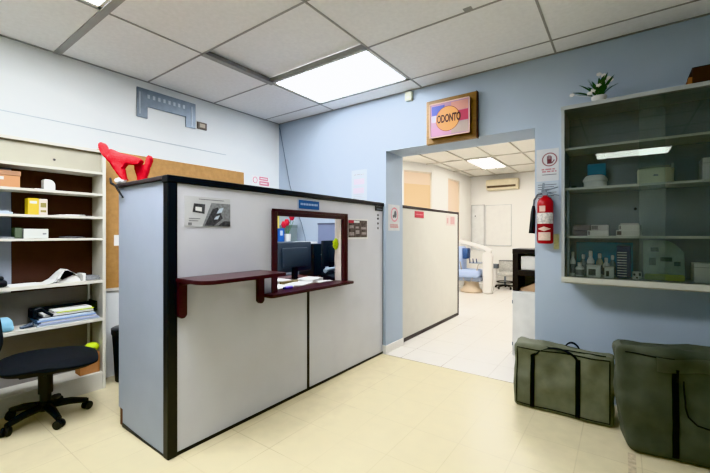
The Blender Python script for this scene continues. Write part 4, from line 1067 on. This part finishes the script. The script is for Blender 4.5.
# ------------------------------------------------------------------ far room furniture
XQ = -2.285
LAM2 = mat('warm laminate', '#cbc9c0', .55, var=.02)
t = thing('inner_partition', 'low light partition with dark edging standing in the far room', 'partition', (XQ, 5.15, 0))
obj('panel', MB().box(XQ - .03, XQ, YB2 + .012, 6.14, .03, 1.75), LAM2, t)
obj('top_cap', MB().box(XQ - .04, XQ + .008, YB2 + .012, 6.18, 1.735, 1.775, .004), BRNCAP, t)
obj('end_post', MB().box(XQ - .04, XQ + .008, 6.135, 6.18, 0, 1.775, .004), BRNCAP, t)
obj('base_strip', MB().box(XQ - .032, XQ + .005, YB2 + .012, 6.14, 0, .05), BRNCAP, t)
t = thing('red_plate', 'small red sign on the inner partition near the doorway', 'sign', (XQ, 4.6, 1.6))
def px_part(px0, px1, zt_, zb_): return px0, px1
obj('plate', MB().box(XQ + .0005, XQ + .004, 4.52, 4.80, 1.625, 1.715), REDS, t)
obj('lettering', lines_x(XQ + .004, words(4.55, 4.77, 1.665, 13), .012), mat('pale red letters', '#d98a90', .6), t)
t = thing('small_notice', 'small pink notice at the far end of the inner partition', 'notice', (XQ, 5.8, 1.55))
obj('sheet', MB().box(XQ + .0005, XQ + .003, 5.62, 6.02, 1.535, 1.70), mat('pale pinkish sheet', '#cfc3bc', .7), t)
obj('print', MB().box(XQ + .003, XQ + .004, 5.8, 5.99, 1.56, 1.685).box(XQ + .003, XQ + .004, 5.65, 5.72, 1.57, 1.66), mat('rosy print', '#b5928f', .7, var=.2, scale=40), t)

t = thing('air_conditioner', 'cream split air conditioner on the far wall under the ceiling', 'air conditioner', (-2.6, 10.3, 2.59))
obj('housing', MB().prism([(10.4005, 2.87), (10.22, 2.87), (10.19, 2.84), (10.18, 2.70), (10.23, 2.60), (10.4005, 2.585)], -3.0, -2.19, 'x', .008), mat('cream housing', '#d8cdb0', .5), t, True)
obj('louver', MB().prism([(10.185, 2.70), (10.178, 2.70), (10.20, 2.645), (10.207, 2.645)], -2.97, -2.24, 'x'), mat('dark louver', '#5a4c3c', .5), t)
t = thing('whiteboard', 'white board with a thin grey frame on the far wall', 'whiteboard', (-2.73, 10.4, 1.08))
obj('board', MB().box(-3.05, -2.40, 10.385, 10.4, 1.10, 2.18), mat('board white', '#dedcd6', .4), t)
obj('frame', MB().box(-3.07, -2.385, 10.375, 10.4, 1.08, 1.10).box(-3.07, -2.385, 10.375, 10.4, 2.18, 2.2).box(-3.07, -3.05, 10.375, 10.4, 1.08, 2.2).box(-2.405, -2.385, 10.375, 10.4, 1.08, 2.2), mat('pale grey frame', '#b9bab8', .4), t)
t = thing('wall_panel', 'narrow white panel door with a black latch beside the white board', 'panel', (-3.27, 10.4, 1.0))
obj('door', MB().box(-3.44, -3.11, 10.38, 10.4, .95, 2.2, .004), mat('panel white', '#d5d5d2', .5), t)
obj('edge', MB().box(-3.46, -3.44, 10.375, 10.4, .93, 2.22).box(-3.11, -3.095, 10.375, 10.4, .93, 2.22).box(-3.46, -3.095, 10.375, 10.4, 2.2, 2.22), mat('panel edge', '#b2b2b0', .5), t)
obj('latch', MB().box(-3.36, -3.335, 10.365, 10.38, 1.89, 1.92, .003), BLKP, t)

# dental chair unit
DW = mat('dental white', '#dedad4', .35)
t = thing('dental_chair', 'white and blue dental chair unit with a long white arm in the far room', 'dental chair', (-2.9, 8.8, 0))
obj('base', MB().lathe([(.24, 0), (.26, .02), (.25, .06), (.20, .10), (.17, .22), (.18, .3)], (-2.95, 8.85, 0), 28, 1, .9), mat('beige base', '#cbb79d', .5), t, True)
obj('seat', MB().box(-3.3, -2.70, 8.55, 9.1, .36, .55, .07, 4), mat('blue vinyl', '#a6b7d6', .45), t, True)
obj('seat_frame', MB().box(-3.25, -2.66, 8.6, 9.05, .28, .365, .02), mat('grey frame', '#7f8896', .5), t, True)
obj('backrest', MB().box(-3.28, -3.12, 8.62, 9.05, .5, 1.1, .06, 3), mat('blue vinyl'  , '#8ea6cf'), t, True)
obj('column', MB().box(-2.66, -2.44, 8.72, 8.92, 0.0, .95, .05, 3), DW, t, True)
obj('arm', MB().tube([(-2.55, 8.8, .9), (-2.52, 8.8, 1.0), (-2.62, 8.8, 1.06), (-2.85, 8.8, 1.12), (-3.2, 8.75, 1.22)], [.09, .08, .055, .05, .045], 12), DW, t, True)
obj('tray', MB().box(-2.95, -2.68, 8.66, 8.9, .70, .73, .01), mat('tray steel', '#97a0ad', .4, .4), t)
obj('headrest', MB().box(-3.2, -3.0, 8.7, 8.95, .8, 1.06, .03), mat('deep blue', '#34507e', .5), t, True)
obj('hose', MB().tube([(-3.15, 8.62, .74), (-3.05, 8.6, .30), (-2.9, 8.58, .27), (-2.75, 8.6, .5), (-2.72, 8.65, .7)], .014, 8), mat('grey tube', '#9a948c', .5), t, True)
for k in range(3):
    obj('instrument', MB().tube([(-2.92 + k * .08, 8.66, .72), (-2.92 + k * .08, 8.62, .82)], [.014, .01], 8), NAVY, t, True)
t = thing('wheeled_stool', 'grey mesh stool with a black ring base near the far wall', 'stool', (-2.43, 9.9, 0))
obj('seat', MB().lathe([(.17, .33), (.185, .35), (.18, .39), (.14, .41)], (-2.43, 9.9, 0), 24), mat('grey mesh', '#b5b3ac', .7, var=.2, scale=40), t, True)
obj('backrest', MB().sheet(lambda u, v: (-2.43 + .19 * math.cos(PI * (1 + u) * 1.0 + .4), 10.0 + .14 * math.sin(PI * u), .40 + .3 * v), 14, 4), mat('grey mesh'  , '#b5b3ac'), t, True)
obj('back_hoop', MB().tube([(-2.43 + .19 * math.cos(PI + PI * k / 14 + .4), 10.0 + .14 * math.sin(PI * k / 14), .70) for k in range(15)], .012, 8), mat('hoop grey', '#4f5254', .4), t, True)
obj('column', MB().tube([(-2.43, 9.9, .07), (-2.43, 9.9, .34)], .025, 10), STEEL, t, True)
obj('foot_ring', MB().tube([(-2.43 + .2 * math.cos(2 * PI * k / 20), 9.9 + .2 * math.sin(2 * PI * k / 20), .17) for k in range(21)], .014, 8), BLKP, t, True)
bs = MB()
for k in range(5):
    a = k * 2 * PI / 5 + .5; bs.tube([(-2.43, 9.9, .09), (-2.43 + .24 * math.cos(a), 9.9 + .24 * math.sin(a), .06)], .018, 8).ball((-2.43 + .24 * math.cos(a), 9.9 + .24 * math.sin(a), .03), .03, u=10, v=8)
obj('star_base', bs, BLKP, t, True)
t = thing('wall_monitor', 'small grey device on the floor stand behind the dental unit', 'device', (-2.71, 10.1, 0))
obj('box', MB().box(-2.80, -2.64, 10.0, 10.14, .49, .61, .01), mat('slate device', '#5f666c', .5), t)
obj('stand', MB().box(-2.76, -2.68, 10.03, 10.11, 0, .49, .005), DW, t)

# white cabinet with a black framed oven shelf, right of the doorway in the far room
t = thing('white_cupboard', 'white cupboard just inside the doorway on the right', 'cupboard', (-.75, 4.75, 0))
obj('case', MB().box(-1.028, -.40, 4.5, 5.0, 0.0, .742, .003), mat('cupboard white', '#dad8d2', .5), t)
d = obj('door', MB().box(-1.02, -.42, 4.484, 4.5, .06, .725, .003), mat('cupboard door', '#d6d4ce', .5), t)
obj('hinge', MB().box(-1.026, -1.014, 4.478, 4.486, .60, .64).box(-1.026, -1.014, 4.478, 4.486, .12, .16), STEEL, d)
t = thing('black_rack', 'black two level rack standing on the white cupboard', 'rack', (-.75, 4.7, .743))
BKR = mat('black brown wood', '#1d1715', .45, var=.2)
zz = .743
obj('upright', MB().box(-1.028, -.965, 4.52, 4.9, zz, 1.228, .004), BKR, t)
obj('upright', MB().box(-.46, -.40, 4.52, 4.9, zz, 1.228, .004), BKR, t)
obj('top', MB().box(-1.03, -.40, 4.515, 4.9, 1.172, 1.23, .004), BKR, t)
obj('shelf', MB().box(-.965, -.46, 4.52, 4.9, .92, .985, .004), BKR, t)
obj('back_board', MB().box(-.965, -.46, 4.87, 4.885, zz, 1.17), mat('pale back board', '#c9c4ba', .6), t)
t = thing('microwave_oven', 'white appliance inside the black rack', 'appliance', (-.74, 4.68, .986))
obj('body', MB().box(-.945, -.5, 4.55, 4.85, .987, 1.15, .008), mat('appliance white', '#d2cdc4', .4), t, True)
obj('door_panel', MB().box(-.93, -.62, 4.546, 4.552, 1.0, 1.135, .004), mat('appliance pale', '#dcd8d0', .35), t)
t = thing('wooden_wedge', 'tan wooden board leaning in the lower bay of the black rack', 'board', (-.75, 4.65, .744))
obj('board', MB().prism([(-.95, zz), (-.62, zz), (-.62, zz + .165), (-.66, zz + .165), (-.95, zz + .03)], 4.56, 4.80, 'y'), mat('tan wood', '#b99a7a', .6, var=.15), t)
obj('edge', MB().prism([(-.95, zz + .03), (-.66, zz + .165), (-.62, zz + .165), (-.62, zz + .173), (-.665, zz + .173), (-.955, zz + .04)], 4.555, 4.80, 'y'), BKR, t)

# ------------------------------------------------------------------ camera, world, look
cam = bpy.data.cameras.new('camera'); co = bpy.data.objects.new('camera', cam); COL.objects.link(co)
cam.sensor_width = 36; cam.lens = 367 / 710 * 36; cam.sensor_fit = 'HORIZONTAL'
cam.shift_y = -2.5 / 710; cam.clip_start = .05
co.location = (0, 0, 1.4); co.rotation_euler = (PI / 2, 0, math.atan2(267, 367))
scene.camera = co
wd = bpy.data.worlds.new('world'); scene.world = wd; wd.use_nodes = True
wd.node_tree.nodes['Background'].inputs[0].default_value = (.7, .75, .8, 1)
wd.node_tree.nodes['Background'].inputs[1].default_value = .3
scene.view_settings.view_transform = 'Khronos PBR Neutral'
scene.view_settings.look = 'None'
scene.view_settings.exposure = 0.28
scene.cycles.max_bounces = 8
scene.cycles.sample_clamp_indirect = 6
scene.cycles.use_denoising = True
